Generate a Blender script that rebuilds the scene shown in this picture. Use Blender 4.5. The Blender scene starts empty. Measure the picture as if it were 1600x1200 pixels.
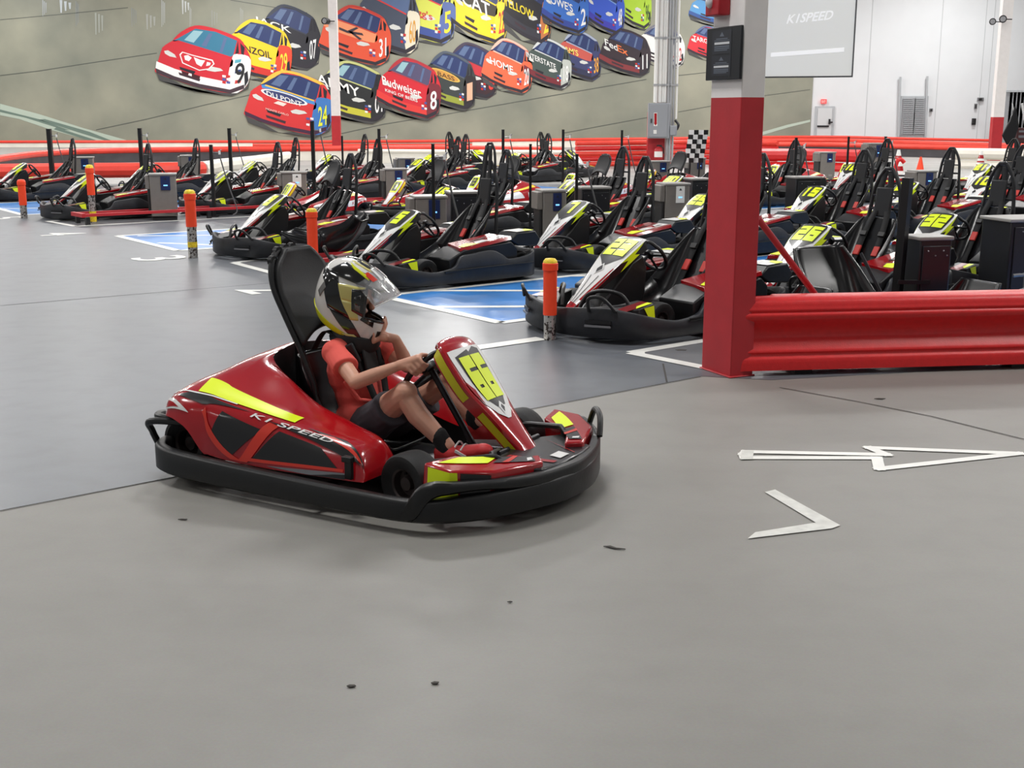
import bpy, bmesh, math, random
from mathutils import Vector, Matrix
random.seed(7)
R = math.radians
scene = bpy.context.scene
COL = scene.collection
# ------------------------------------------------------------------ camera model (metres, camera stands at x=0 y=0)
CAM_H = 1.65
FPX = 1900.0
PITCH = math.atan(422.0 / FPX)
CP, SP = math.cos(PITCH), math.sin(PITCH)
def ray(x, y):
    dx = (x - 800) / FPX; dy = -(y - 600) / FPX
    return dx, CP + dy * SP, -SP + dy * CP
def G(x, y, z=0.0):                       # point of height z seen at photo pixel (x, y)
    a, b, c = ray(x, y); t = (z - CAM_H) / c
    return Vector((a * t, b * t, z))
def W(x, y, Y):                           # point on the upright plane at depth Y
    a, b, c = ray(x, y); t = Y / b
    return Vector((a * t, Y, CAM_H + c * t))
def PX(p):                                # photo pixel of a point
    zc = p[1] * CP - (p[2] - CAM_H) * SP; yc = p[1] * SP + (p[2] - CAM_H) * CP
    return 800 + FPX * p[0] / zc, 600 - FPX * yc / zc
def at_depth(x, y, Y): return W(x, y, Y)

# ------------------------------------------------------------------ materials
def lin(c):
    return tuple(((v / 255.0) / 12.92 if v / 255.0 <= .04045 else ((v / 255.0 + .055) / 1.055) ** 2.4) for v in c)
MATS = {}
def mat(name, rgb, rough=.5, metal=0.0, noise=0.0, nscale=12.0, bump=0.0, bscale=60.0, coat=0.0, spec=.5, emit=0.0, rvar=0.0):
    if name in MATS: return MATS[name]
    m = bpy.data.materials.new(name); m.use_nodes = True
    nt = m.node_tree; b = nt.nodes['Principled BSDF']
    c = lin(rgb) + (1,)
    b.inputs['Base Color'].default_value = c
    b.inputs['Roughness'].default_value = rough
    b.inputs['Metallic'].default_value = metal
    b.inputs['Specular IOR Level'].default_value = spec
    if coat: b.inputs['Coat Weight'].default_value = coat; b.inputs['Coat Roughness'].default_value = .08
    if emit:
        b.inputs['Emission Color'].default_value = c; b.inputs['Emission Strength'].default_value = emit
    if noise or bump or rvar:
        tc = nt.nodes.new('ShaderNodeTexCoord')
        if noise or rvar:
            n = nt.nodes.new('ShaderNodeTexNoise'); n.inputs['Scale'].default_value = nscale; n.inputs['Detail'].default_value = 5
            nt.links.new(tc.outputs['Object'], n.inputs['Vector'])
        if noise:
            r = nt.nodes.new('ShaderNodeValToRGB')
            r.color_ramp.elements[0].position = .3; r.color_ramp.elements[1].position = .7
            lo = tuple(max(0, v * (1 - noise)) for v in c[:3]); hi = tuple(min(1, v * (1 + noise)) for v in c[:3])
            r.color_ramp.elements[0].color = lo + (1,); r.color_ramp.elements[1].color = hi + (1,)
            nt.links.new(n.outputs['Fac'], r.inputs['Fac']); nt.links.new(r.outputs['Color'], b.inputs['Base Color'])
        if rvar:
            mr = nt.nodes.new('ShaderNodeMapRange')
            mr.inputs['To Min'].default_value = max(0.02, rough - rvar); mr.inputs['To Max'].default_value = min(1, rough + rvar)
            nt.links.new(n.outputs['Fac'], mr.inputs['Value']); nt.links.new(mr.outputs['Result'], b.inputs['Roughness'])
        if bump:
            n2 = nt.nodes.new('ShaderNodeTexNoise'); n2.inputs['Scale'].default_value = bscale; n2.inputs['Detail'].default_value = 3
            nt.links.new(tc.outputs['Object'], n2.inputs['Vector'])
            bp = nt.nodes.new('ShaderNodeBump'); bp.inputs['Strength'].default_value = bump; bp.inputs['Distance'].default_value = .004
            nt.links.new(n2.outputs['Fac'], bp.inputs['Height']); nt.links.new(bp.outputs['Normal'], b.inputs['Normal'])
    MATS[name] = m
    return m
BLACK = mat('black_plastic', (18, 18, 20), .42, noise=.25, nscale=9, bump=.15, bscale=120)
BUMPER = mat('scuffed_bumper_plastic', (32, 34, 39), .5, noise=.45, nscale=5, bump=.25, bscale=30)
BUMPDARK = mat('dark_bumper_plastic', (12, 12, 13), .42, noise=.25, nscale=6, bump=.15, bscale=60)
SHELLBLK = mat('glossy_black_shell', (16, 16, 18), .22, noise=.2)
PADBLK = mat('black_vinyl_pad', (22, 22, 24), .55, bump=.2, bscale=200)
RUBBER = mat('tyre_rubber', (26, 26, 27), .7, noise=.25, nscale=14, bump=.25, bscale=90)
STEEL = mat('bare_steel', (150, 150, 152), .35, metal=.9, noise=.1)
DKSTEEL = mat('dark_steel', (42, 42, 45), .4, metal=.6)
RIMM = mat('rim_metal', (90, 82, 80), .4, metal=.8)
KRED = mat('kart_red', (166, 10, 22), .2, coat=.8, noise=.06, nscale=3)
KREDD = mat('kart_deep_red', (128, 10, 20), .28, coat=.6)
KORG = mat('kart_orange_red', (214, 52, 34), .28, coat=.5)
KWHITE = mat('kart_white', (232, 232, 230), .28, coat=.5)
KBLK = mat('kart_black_sticker', (16, 14, 16), .35, coat=.4)
KGREY = mat('kart_grey_sticker', (118, 118, 122), .35)
YEL = mat('fluorescent_yellow', (226, 244, 10), .4)
YELD = mat('dull_yellow_tape', (190, 180, 20), .45)
AMB = mat('amber_yellow', (246, 204, 22), .35)
WHITE = mat('white_paint', (235, 235, 232), .5)
ORANGE = mat('bollard_orange', (255, 74, 34), .5, noise=.06, nscale=20)
BYEL = mat('bollard_yellow', (236, 200, 40), .5, noise=.3, nscale=40)
FOIL = None
CHG = mat('charger_grey', (124, 119, 114), .45, noise=.05)
CHGD = mat('charger_dark', (34, 33, 33), .5)
CHGTOP = mat('charger_top', (150, 147, 143), .4)
CABBLK = mat('cabinet_black', (24, 25, 29), .35)
LCD = mat('lcd_blue', (120, 190, 255), .3, emit=1.2)
LCDBG = mat('lcd_panel', (28, 42, 88), .3)
COLRED = mat('column_red', (182, 38, 46), .45, noise=.07, nscale=6, bump=.15, bscale=40)
COLWHT = mat('column_white', (232, 228, 226), .5, noise=.03, nscale=8)
BARRED = mat('barrier_red', (214, 34, 36), .38, noise=.06, nscale=30, bump=.3, bscale=150)
RAILRED = mat('track_rail_red', (236, 66, 50), .4, noise=.08, nscale=3)
RAILWHT = mat('track_rail_white', (236, 232, 220), .45, noise=.06, nscale=2)
RAILDK = mat('track_skirt_dark', (72, 70, 74), .6, noise=.2, nscale=2)
STRAP = mat('black_webbing', (20, 20, 22), .8, bump=.3, bscale=300)
STRAPRED = mat('red_belt_pad', (196, 52, 44), .6)
SKIN = mat('skin', (214, 160, 136), .5, noise=.06, nscale=20)
SKIN.node_tree.nodes['Principled BSDF'].inputs['Subsurface Weight'].default_value = .12
SKIN.node_tree.nodes['Principled BSDF'].inputs['Subsurface Radius'].default_value = (.02, .008, .004)
SHIRT = mat('coral_cotton', (232, 96, 86), .85, noise=.06, nscale=10, bump=.3, bscale=25)
SHORTS = mat('charcoal_cotton', (66, 64, 70), .9, noise=.1, nscale=14, bump=.3, bscale=25)
SOCK = mat('black_sock', (22, 22, 24), .9, bump=.3, bscale=200)
SHOERED = mat('shoe_red', (190, 34, 38), .6, noise=.1)
HWHITE = mat('helmet_white', (226, 224, 220), .15, coat=.8)
HBLK = mat('helmet_black', (18, 18, 18), .15, coat=.8)
HYEL = mat('helmet_yellow', (216, 222, 30), .18, coat=.8)
HCRM = mat('helmet_cream', (212, 202, 120), .18, coat=.8)
HGREY = mat('helmet_grey', (110, 108, 106), .3)

def glass_mat():
    m = bpy.data.materials.new('clear_visor'); m.use_nodes = True
    nt = m.node_tree; b = nt.nodes['Principled BSDF']
    b.inputs['Base Color'].default_value = (.8, .82, .84, 1); b.inputs['Roughness'].default_value = .05
    b.inputs['Transmission Weight'].default_value = .7; b.inputs['IOR'].default_value = 1.3
    b.inputs['Alpha'].default_value = .55
    b.inputs['Coat Weight'].default_value = 1.0; b.inputs['Coat Roughness'].default_value = .03
    return m
VISOR = glass_mat()

def foil_mat():
    m = bpy.data.materials.new('chequered_foil'); m.use_nodes = True
    nt = m.node_tree; b = nt.nodes['Principled BSDF']
    tc = nt.nodes.new('ShaderNodeTexCoord'); n = nt.nodes.new('ShaderNodeTexNoise'); n.inputs['Scale'].default_value = 38; n.inputs['Detail'].default_value = 2
    nt.links.new(tc.outputs['Object'], n.inputs['Vector'])
    r = nt.nodes.new('ShaderNodeValToRGB'); r.color_ramp.elements[0].position = .42; r.color_ramp.elements[1].position = .48
    r.color_ramp.elements[0].color = (.07, .055, .05, 1); r.color_ramp.elements[1].color = (.55, .53, .5, 1)
    nt.links.new(n.outputs['Fac'], r.inputs['Fac']); nt.links.new(r.outputs['Color'], b.inputs['Base Color'])
    b.inputs['Metallic'].default_value = .7; b.inputs['Roughness'].default_value = .35
    return m
FOIL = foil_mat()

# ------------------------------------------------------------------ mesh builder
def cr(pts, n, closed=False):
    """Catmull-Rom resample of tuples; n samples per span."""
    P = [tuple(p) for p in pts]; N = len(P); out = []
    spans = N if closed else N - 1
    for i in range(spans):
        if closed: a, b, c, d = P[(i - 1) % N], P[i], P[(i + 1) % N], P[(i + 2) % N]
        else: a, b, c, d = P[max(i - 1, 0)], P[i], P[i + 1], P[min(i + 2, N - 1)]
        for k in range(n):
            t = k / n; t2 = t * t; t3 = t2 * t
            out.append(tuple(.5 * (2 * q + (r_ - p) * t + (2 * p - 5 * q + 4 * r_ - s) * t2 + (-p + 3 * q - 3 * r_ + s) * t3) for p, q, r_, s in zip(a, b, c, d)))
    if not closed: out.append(P[-1])
    return out
def crv(P, u):
    """Catmull-Rom value at u in 0..1 over list of tuples."""
    N = len(P) - 1; f = min(max(u, 0), 1) * N; i = min(int(f), N - 1); t = f - i
    a, b, c, d = P[max(i - 1, 0)], P[i], P[i + 1], P[min(i + 2, N)]
    t2 = t * t; t3 = t2 * t
    return tuple(.5 * (2 * q + (r_ - p) * t + (2 * p - 5 * q + 4 * r_ - s) * t2 + (-p + 3 * q - 3 * r_ + s) * t3) for p, q, r_, s in zip(a, b, c, d))

class MB:
    def __init__(s): s.v = []; s.f = []; s.m = []; s.mats = []
    def mi(s, m):
        if m not in s.mats: s.mats.append(m)
        return s.mats.index(m)
    def add(s, vs, fs, m):
        o = len(s.v); s.v += [tuple(v) for v in vs]; k = s.mi(m)
        for f in fs: s.f.append(tuple(o + i for i in f)); s.m.append(k)
    def poly(s, pts, m): s.add(pts, [tuple(range(len(pts)))], m)
    def box(s, c, d, m, rz=0, ry=0, rx=0, taper=1.0):
        hx, hy, hz = d[0] / 2, d[1] / 2, d[2] / 2
        M = Matrix.Translation(c) @ Matrix.Rotation(rz, 4, 'Z') @ Matrix.Rotation(ry, 4, 'Y') @ Matrix.Rotation(rx, 4, 'X')
        vs = [M @ Vector((x * hx * (taper if z > 0 else 1), y * hy * (taper if z > 0 else 1), z * hz)) for x in (-1, 1) for y in (-1, 1) for z in (-1, 1)]
        s.add(vs, [(0, 1, 3, 2), (4, 6, 7, 5), (0, 4, 5, 1), (2, 3, 7, 6), (0, 2, 6, 4), (1, 5, 7, 3)], m)
    def loft(s, rings, m, closed=True, cap=True):
        n = len(rings[0]); vs = [p for r in rings for p in r]; fs = []
        for i in range(len(rings) - 1):
            for j in range(n if closed else n - 1):
                k = (j + 1) % n
                fs.append((i * n + j, i * n + k, (i + 1) * n + k, (i + 1) * n + j))
        if cap and closed:
            fs.append(tuple(range(n - 1, -1, -1))); fs.append(tuple((len(rings) - 1) * n + j for j in range(n)))
        s.add(vs, fs, m)
    def grid(s, S, nu, nv, m, u0=0, u1=1, v0=0, v1=1, matf=None):
        vs = [S(u0 + (u1 - u0) * i / nu, v0 + (v1 - v0) * j / nv) for i in range(nu + 1) for j in range(nv + 1)]
        w = nv + 1
        s.add(vs, [(i * w + j, (i + 1) * w + j, (i + 1) * w + j + 1, i * w + j + 1) for i in range(nu) for j in range(nv)], m)
    def patch(s, S, q, m, nu=10, nv=5, off=.0025, ref=None):
        """decal laid on surface S; q = 4 corners in parameter space (a,b,c,d around)"""
        a, b, c, d = [Vector(p) for p in q]
        def T(u, v):
            p = (a * (1 - u) + b * u) * (1 - v) + (d * (1 - u) + c * u) * v
            return off_pt(S, p[0], p[1], off, ref)
        s.grid(T, nu, nv, m)
    def tube(s, path, r, m, n=10, closed=False, cap=True):
        P = [Vector(p) for p in path]; N = len(P); rings = []
        up = Vector((0, 0, 1)); prev = None
        for i in range(N):
            if closed: t = P[(i + 1) % N] - P[i - 1]
            else: t = P[min(i + 1, N - 1)] - P[max(i - 1, 0)]
            if t.length < 1e-9: t = Vector((0, 0, 1))
            t.normalize()
            if prev is None:
                a = t.cross(up if abs(t.z) < .9 else Vector((1, 0, 0))).normalized()
            else:
                a = (prev - t * prev.dot(t))
                a = a.normalized() if a.length > 1e-6 else t.cross(up).normalized()
            prev = a; b = t.cross(a)
            rr = r[i] if isinstance(r, (list, tuple)) else r
            rings.append([P[i] + (a * math.cos(2 * math.pi * k / n) + b * math.sin(2 * math.pi * k / n)) * rr for k in range(n)])
        if closed:
            rings.append(rings[0]); s.loft(rings, m, cap=False)
        else: s.loft(rings, m, cap=cap)
    def lathe(s, prof, m, axis='Z', c=(0, 0, 0), n=24, M=None):
        rings = []
        for k in range(n):
            a = 2 * math.pi * k / n; ring = []
            for r, h in prof:
                x, y = r * math.cos(a), r * math.sin(a)
                p = {'Z': (x, y, h), 'Y': (x, h, y), 'X': (h, x, y)}[axis]
                p = Vector(p) + Vector(c)
                ring.append(M @ p if M else p)
            rings.append(ring)
        rings.append(rings[0]); s.loft(rings, m, closed=False, cap=False)
    def prism(s, poly, m, f0, f1):
        """poly 2-D points; f0/f1 map a 2-D point to the two 3-D faces"""
        A = [f0(p) for p in poly]; B = [f1(p) for p in poly]; n = len(poly)
        s.add(A + B, [tuple(range(n - 1, -1, -1)), tuple(n + i for i in range(n))] + [(i, (i + 1) % n, n + (i + 1) % n, n + i) for i in range(n)], m)
    def band(s, path, th, m, n=5, closed=True):
        """upright band along (x,y,zbottom,ztop) points, thickness inwards (left of the path)"""
        P = cr(path, n, closed); N = len(P); rings = []
        for i in range(N):
            a = P[i - 1] if (closed or i > 0) else P[0]; b = P[(i + 1) % N] if (closed or i < N - 1) else P[-1]
            t = Vector((b[0] - a[0], b[1] - a[1])); t.normalize(); nx, ny = -t.y, t.x
            x, y, zb, zt = P[i]; e = min(.012, (zt - zb) * .25); h = th
            rings.append([(x + nx * .3 * h, y + ny * .3 * h, zb), (x, y, zb + e), (x, y, zt - e), (x + nx * .2 * h, y + ny * .2 * h, zt), (x + nx * .8 * h, y + ny * .8 * h, zt), (x + nx * h, y + ny * h, zt - e), (x + nx * h, y + ny * h, zb + e), (x + nx * .7 * h, y + ny * .7 * h, zb)])
        if closed: rings.append(rings[0]); s.loft(rings, m, cap=False)
        else: s.loft(rings, m)
    def capsule(s, a, b, ra, rb, m, n=14, sq=None):
        a, b = Vector(a), Vector(b); t = (b - a); L = t.length
        t = t.normalized() if L > 1e-6 else Vector((0, 0, 1))
        u = t.cross(Vector((0, 0, 1)) if abs(t.z) < .9 else Vector((0, 1, 0))).normalized(); w = t.cross(u)
        rings = []
        for k in range(5):
            al = math.pi / 2 * (k + .02) / 4
            rings.append((a - t * ra * math.cos(al), ra * math.sin(al)))
        for k in range(4, -1, -1):
            al = math.pi / 2 * (k + .02) / 4
            rings.append((b + t * rb * math.cos(al), rb * math.sin(al)))
        s.loft([[c + (u * math.cos(2 * math.pi * j / n) + w * math.sin(2 * math.pi * j / n)) * r for j in range(n)] for c, r in rings], m)
    def ellip(s, c, r, m, n=16, M=None):
        rings = []
        for i in range(n // 2 + 1):
            p = math.pi * (i + (.02 if i == 0 else -.02 if i == n // 2 else 0)) / (n // 2)
            ring = [Vector((r[0] * math.sin(p) * math.cos(2 * math.pi * j / n), r[1] * math.sin(p) * math.sin(2 * math.pi * j / n), r[2] * math.cos(p))) for j in range(n)]
            rings.append([(M @ q if M else q) + Vector(c) for q in ring])
        s.loft(rings, m)
    def build(s, name, parent=None, smooth=35, bevel=0, subsurf=0, solid=0, flat=False):
        me = bpy.data.meshes.new(name); me.from_pydata(s.v, [], s.f)
        for m in s.mats: me.materials.append(m)
        me.polygons.foreach_set('material_index', s.m)
        bm = bmesh.new(); bm.from_mesh(me); bmesh.ops.remove_doubles(bm, verts=bm.verts, dist=1e-5)
        bmesh.ops.recalc_face_normals(bm, faces=bm.faces); bm.to_mesh(me); bm.free()
        if not flat:
            me.polygons.foreach_set('use_smooth', [True] * len(me.polygons)); me.set_sharp_from_angle(angle=R(smooth))
        o = bpy.data.objects.new(name, me); COL.objects.link(o)
        if parent: o.parent = parent
        if solid:
            md = o.modifiers.new('thickness', 'SOLIDIFY'); md.thickness = solid; md.offset = 0
        if bevel:
            md = o.modifiers.new('edges', 'BEVEL'); md.width = bevel; md.segments = 2; md.limit_method = 'ANGLE'; md.angle_limit = R(40)
        if subsurf:
            md = o.modifiers.new('smooth', 'SUBSURF'); md.levels = subsurf; md.render_levels = subsurf
        return o

def off_pt(S, u, v, off, ref=None):
    p = Vector(S(u, v)); e = 1e-3
    du = Vector(S(u + e, v)) - Vector(S(u - e, v)); dv = Vector(S(u, v + e)) - Vector(S(u, v - e))
    n = du.cross(dv)
    if ref is not None and n.dot(Vector(ref)) < 0: n = -n
    return p + n.normalized() * off if n.length > 1e-12 else p

def tag(o, label, cat, group=None, kind=None):
    if label: o['label'] = label
    if cat: o['category'] = cat
    if group: o['group'] = group
    if kind: o['kind'] = kind
    return o
def thing(name, label, cat, loc=(0, 0, 0), rz=0, group=None):
    o = bpy.data.objects.new(name, None); o.empty_display_size = .1; COL.objects.link(o)
    o.location = loc; o.rotation_euler = (0, 0, rz)
    return tag(o, label, cat, group)
def struct(o, label=None):
    o['kind'] = 'structure'
    if label: o['label'] = label
    return o
def kids(o): return [c for c in bpy.data.objects if c.parent == o]
def copy_tree(o, parent=None, skip=()):
    c = o.copy(); COL.objects.link(c); c.parent = parent
    for ch in kids(o):
        if not any(ch.name.startswith(k) for k in skip): copy_tree(ch, c, skip)
    return c

_TXT = {}
def text_geo(body, shear=0.0):
    """flat letters as (verts 2-D, faces); cap height about 0.7, starts at x=0; returns also width"""
    key = (body, shear)
    if key in _TXT: return _TXT[key]
    cu = bpy.data.curves.new('lettering', 'FONT'); cu.body = body; cu.size = 1; cu.fill_mode = 'FRONT'; cu.resolution_u = 3; cu.offset = .012
    o = bpy.data.objects.new('lettering', cu); COL.objects.link(o)
    dg = bpy.context.evaluated_depsgraph_get(); me = bpy.data.meshes.new_from_object(o.evaluated_get(dg))
    vs = [(v.co.x + shear * v.co.y, v.co.y) for v in me.vertices]; fs = [tuple(p.vertices) for p in me.polygons]
    bpy.data.objects.remove(o); bpy.data.curves.remove(cu); bpy.data.meshes.remove(me)
    x0 = min(v[0] for v in vs); x1 = max(v[0] for v in vs); y0 = min(v[1] for v in vs); y1 = max(v[1] for v in vs)
    vs = [((x - x0) / (x1 - x0), (y - y0) / (y1 - y0)) for x, y in vs]
    _TXT[key] = (vs, fs); return vs, fs
def put_text(mb, body, f, m, shear=0.0):
    vs, fs = text_geo(body, shear); mb.add([f(x, y) for x, y in vs], fs, m)

SEG = {'0': 'abcdef', '1': 'bc', '2': 'abged', '3': 'abgcd', '4': 'fgbc', '5': 'afgcd', '6': 'afgedc', '7': 'abc', '8': 'abcdefg', '9': 'abcdfg'}
def digit_quads(d, t=.36):
    """chunky block digit in a unit cell 0..1 x 0..1: list of quads"""
    w = t * .95; h = t * .79
    S = {'a': (0, 1 - h, 1, 1), 'd': (0, 0, 1, h), 'g': (0, .5 - h / 2, 1, .5 + h / 2), 'f': (0, .5, w, 1), 'e': (0, 0, w, .5), 'b': (1 - w, .5, 1, 1), 'c': (1 - w, 0, 1, .5)}
    out = []
    if d == '1': S['b'] = (.5 - w / 2, .5, .5 + w / 2, 1); S['c'] = (.5 - w / 2, 0, .5 + w / 2, .5)
    for k in SEG[d]:
        x0, y0, x1, y1 = S[k]; out.append([(x0, y0), (x1, y0), (x1, y1), (x0, y1)])
    if d == '1': out.append([(.15, .78), (.5, 1), (.5, .78), (.3, .7)])
    return out
# ================================================================== karts
def make_wheel(root, x, y, rad, wid, steer=0.0, z=None):
    z = rad if z is None else z
    rim = rad * .52
    prof = [(rim, -wid * .40), (rad * .80, -wid * .5), (rad * .93, -wid * .47), (rad * .985, -wid * .38), (rad, -wid * .2), (rad, wid * .2), (rad * .985, wid * .38), (rad * .93, wid * .47), (rad * .80, wid * .5), (rim, wid * .40)]
    mb = MB(); mb.lathe(prof, RUBBER, 'Y', n=36)
    t = mb.build('wheel', root); t.location = (x, y, z); t.rotation_euler = (0, 0, steer)
    rb = MB(); h = wid * .40
    rb.lathe([(rim * 1.02, -h), (rim * .88, -h * .9), (rim * .82, -h * .3), (rim * .45, -h * .2), (rim * .42, -h * .75), (.001, -h * .8)], RIMM, 'Y', n=24)
    rb.lathe([(.001, h * .8), (rim * .42, h * .75), (rim * .45, h * .2), (rim * .82, h * .3), (rim * .88, h * .9), (rim * 1.02, h)], RIMM, 'Y', n=24)
    for k in range(3):
        a = 2 * math.pi * k / 3
        for s in (-1, 1): rb.lathe([(.001, s * h * .35), (rim * .09, s * h * .35), (rim * .09, s * h * .1)], DKSTEEL, 'Y', c=(rim * .62 * math.cos(a), 0, rim * .62 * math.sin(a)), n=8)
    rb.build('rim', t)
    return t

UP = (0, 0, 1)
# fairing surface: s along the nose (0 tip .. 1 dome), t across (-1..1, +1 = left)
def fair_surface(line):
    def S(s, t):
        x, z, w = crv(line, s)
        x2, z2, _ = crv(line, min(s + .01, 1)); x1, z1, _ = crv(line, max(s - .01, 0))
        dx, dz = x2 - x1, z2 - z1; L = math.hypot(dx, dz) or 1
        nx, nz = dz / L, -dx / L
        if nz < 0: nx, nz = -nx, -nz
        c = .012 * (1 - t * t)
        return (x + nx * c, t * w, z + nz * c)
    return S
def build_fairing(mb, line, depth, mtop, mside, flare=1.12):
    S = fair_surface(line); rings = []
    N = 28
    for i in range(N + 1):
        s = i / N; x, z, w = crv(line, s)
        x2, z2, _ = crv(line, min(s + .01, 1)); x1, z1, _ = crv(line, max(s - .01, 0))
        dx, dz = x2 - x1, z2 - z1; L = math.hypot(dx, dz) or 1
        nx, nz = dz / L, -dx / L
        if nz < 0: nx, nz = -nx, -nz
        d = depth if not callable(depth) else depth(s)
        top = [S(s, t) for t in (-1, -.93, -.6, -.2, .2, .6, .93, 1)]
        lo = lambda sg, k: (x - nx * d * k, sg * w * (1 + (flare - 1) * k), z - nz * d * k)
        rings.append([lo(-1, 1), lo(-1, .5), lo(-1, .08)] + top[1:-1] + [lo(1, .08), lo(1, .5), lo(1, 1)])
    n = len(rings[0]); vs = [p for r in rings for p in r]
    ft, fs = [], []
    for i in range(N):
        for j in range(n - 1):
            (ft if 2 <= j < n - 3 else fs).append((i * n + j, i * n + j + 1, (i + 1) * n + j + 1, (i + 1) * n + j))
    mb.add(vs, ft, mtop); mb.add(vs, fs, mside)
    # dome end closes at the back
    last = rings[-1]; mb.add(last, [tuple(range(n))], mside); first = rings[0]; mb.add(first, [tuple(range(n))], mside)
    def SIDE(sg):
        def f(s, k):
            x, z, w = crv(line, s)
            x2, z2, _ = crv(line, min(s + .01, 1)); x1, z1, _ = crv(line, max(s - .01, 0))
            dx, dz = x2 - x1, z2 - z1; L = math.hypot(dx, dz) or 1
            nx, nz = dz / L, -dx / L
            if nz < 0: nx, nz = -nx, -nz
            d = depth if not callable(depth) else depth(s)
            return (x - nx * d * k, sg * w * (1 + (flare - 1) * k), z - nz * d * k)
        return f
    return S, SIDE
def put_digits(mb, S, num, s0, s1, w, m, off=.006, gap=.06):
    """numerals on the fairing, upright for someone facing the kart: right = +y"""
    n = len(num); tw = 2 * w / n
    for i, d in enumerate(num):
        t0 = -w + i * tw + gap / 2; dw = tw - gap
        for q in digit_quads(d):
            mb.patch(S, [(s0 + (s1 - s0) * y, t0 + dw * x) for x, y in q], m, 3, 3, off, (0, 0, 1))
def both_sides(SIDE, sg):
    return SIDE(sg)

def steering(root, c, rad, tilt, foot, ry=0.0):
    M = Matrix.Translation(c) @ Matrix.Rotation(-tilt, 4, 'Y')
    mb = MB(); pts = []
    for k in range(40):
        a = 2 * math.pi * k / 40; rr = rad * (1 if math.cos(a) < .55 else .93)
        p = Vector((min(rr * math.cos(a), rad * .8), rr * math.sin(a), 0)); pts.append(M @ p)
    mb.tube(pts, .0145, BLACK, n=10, closed=True)
    for a in (R(90), R(-90), R(180)):
        mb.tube([M @ Vector((.02 * math.cos(a), .02 * math.sin(a), -.012)), M @ Vector((rad * .97 * math.cos(a), rad * .97 * math.sin(a), 0))], .010, DKSTEEL, n=8)
    mb.lathe([(.001, .012), (.035, .012), (.042, 0), (.042, -.02), (.001, -.02)], BLACK, 'Z', n=16, M=M)
    w = mb.build('steering_wheel', root)
    sb = MB(); sb.tube([M @ Vector((0, 0, -.02)), foot], .016, DKSTEEL, n=10); sb.build('steering_column', root)
    return w

def seat_shell(mb, prof, m, n=12, th=None):
    """bucket: prof rows (x, z, halfwidth, side height, side dir x, side dir z)"""
    P = cr(prof, 5); rings = []
    for x, z, w, h, dx, dz in P:
        ring = []
        for k in range(n + 1):
            t = -1 + 2 * k / n; a = abs(t)
            lift = 0 if a < .55 else ((a - .55) / .45) ** 1.6
            yy = math.copysign(min(a / .8, 1) ** .9 * w, t) if a > 0 else 0
            ring.append((x + dx * h * lift, yy * (1 + .06 * lift), z + dz * h * lift))
        rings.append(ring)
    mb.loft(rings, m, closed=False, cap=False)

# ------------------------------------------------------------------ the red kart with full bodywork
FL66 = [(.905, .155, .050), (.80, .265, .070), (.70, .375, .098), (.61, .475, .130), (.525, .585, .136), (.47, .648, .122), (.425, .662, .095), (.395, .635, .07)]
def pod_surface(sg):
    # rows: x, then (y, z) from outer bottom over the ridge to the seat side
    rows = [(-.775, [(-.50, .31), (-.485, .345), (-.40, .375), (-.22, .39), (-.012, .395)]),
            (-.725, [(-.625, .305), (-.585, .375), (-.45, .415), (-.24, .43), (-.012, .44)]),
            (-.645, [(-.655, .30), (-.61, .40), (-.46, .45), (-.25, .475), (-.012, .495)]),
            (-.555, [(-.665, .265), (-.62, .395), (-.465, .46), (-.28, .515), (-.012, .545)]),
            (-.47, [(-.665, .175), (-.62, .385), (-.47, .45), (-.28, .53), (-.012, .565)]),
            (-.425, [(-.665, .165), (-.62, .378), (-.475, .44), (-.31, .52), (-.215, .535)]),
            (-.30, [(-.665, .155), (-.615, .36), (-.48, .415), (-.32, .49), (-.24, .44)]),
            (-.08, [(-.655, .15), (-.60, .33), (-.48, .365), (-.34, .385), (-.255, .31)]),
            (.16, [(-.635, .15), (-.575, .295), (-.46, .32), (-.35, .315), (-.27, .22)]),
            (.32, [(-.605, .145), (-.555, .255), (-.45, .275), (-.36, .265), (-.29, .17)]),
            (.375, [(-.58, .14), (-.545, .165), (-.45, .17), (-.38, .165), (-.33, .14)])]
    X = [(r[0],) for r in rows]
    def S(u, v):
        x = crv(X, u)[0]
        cols = []
        for k in range(5):
            cols.append(crv([r[1][k] for r in rows], u))
        y, z = crv(cols, v)
        return (x, -sg * y if sg > 0 else y, z)
    return S
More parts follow.
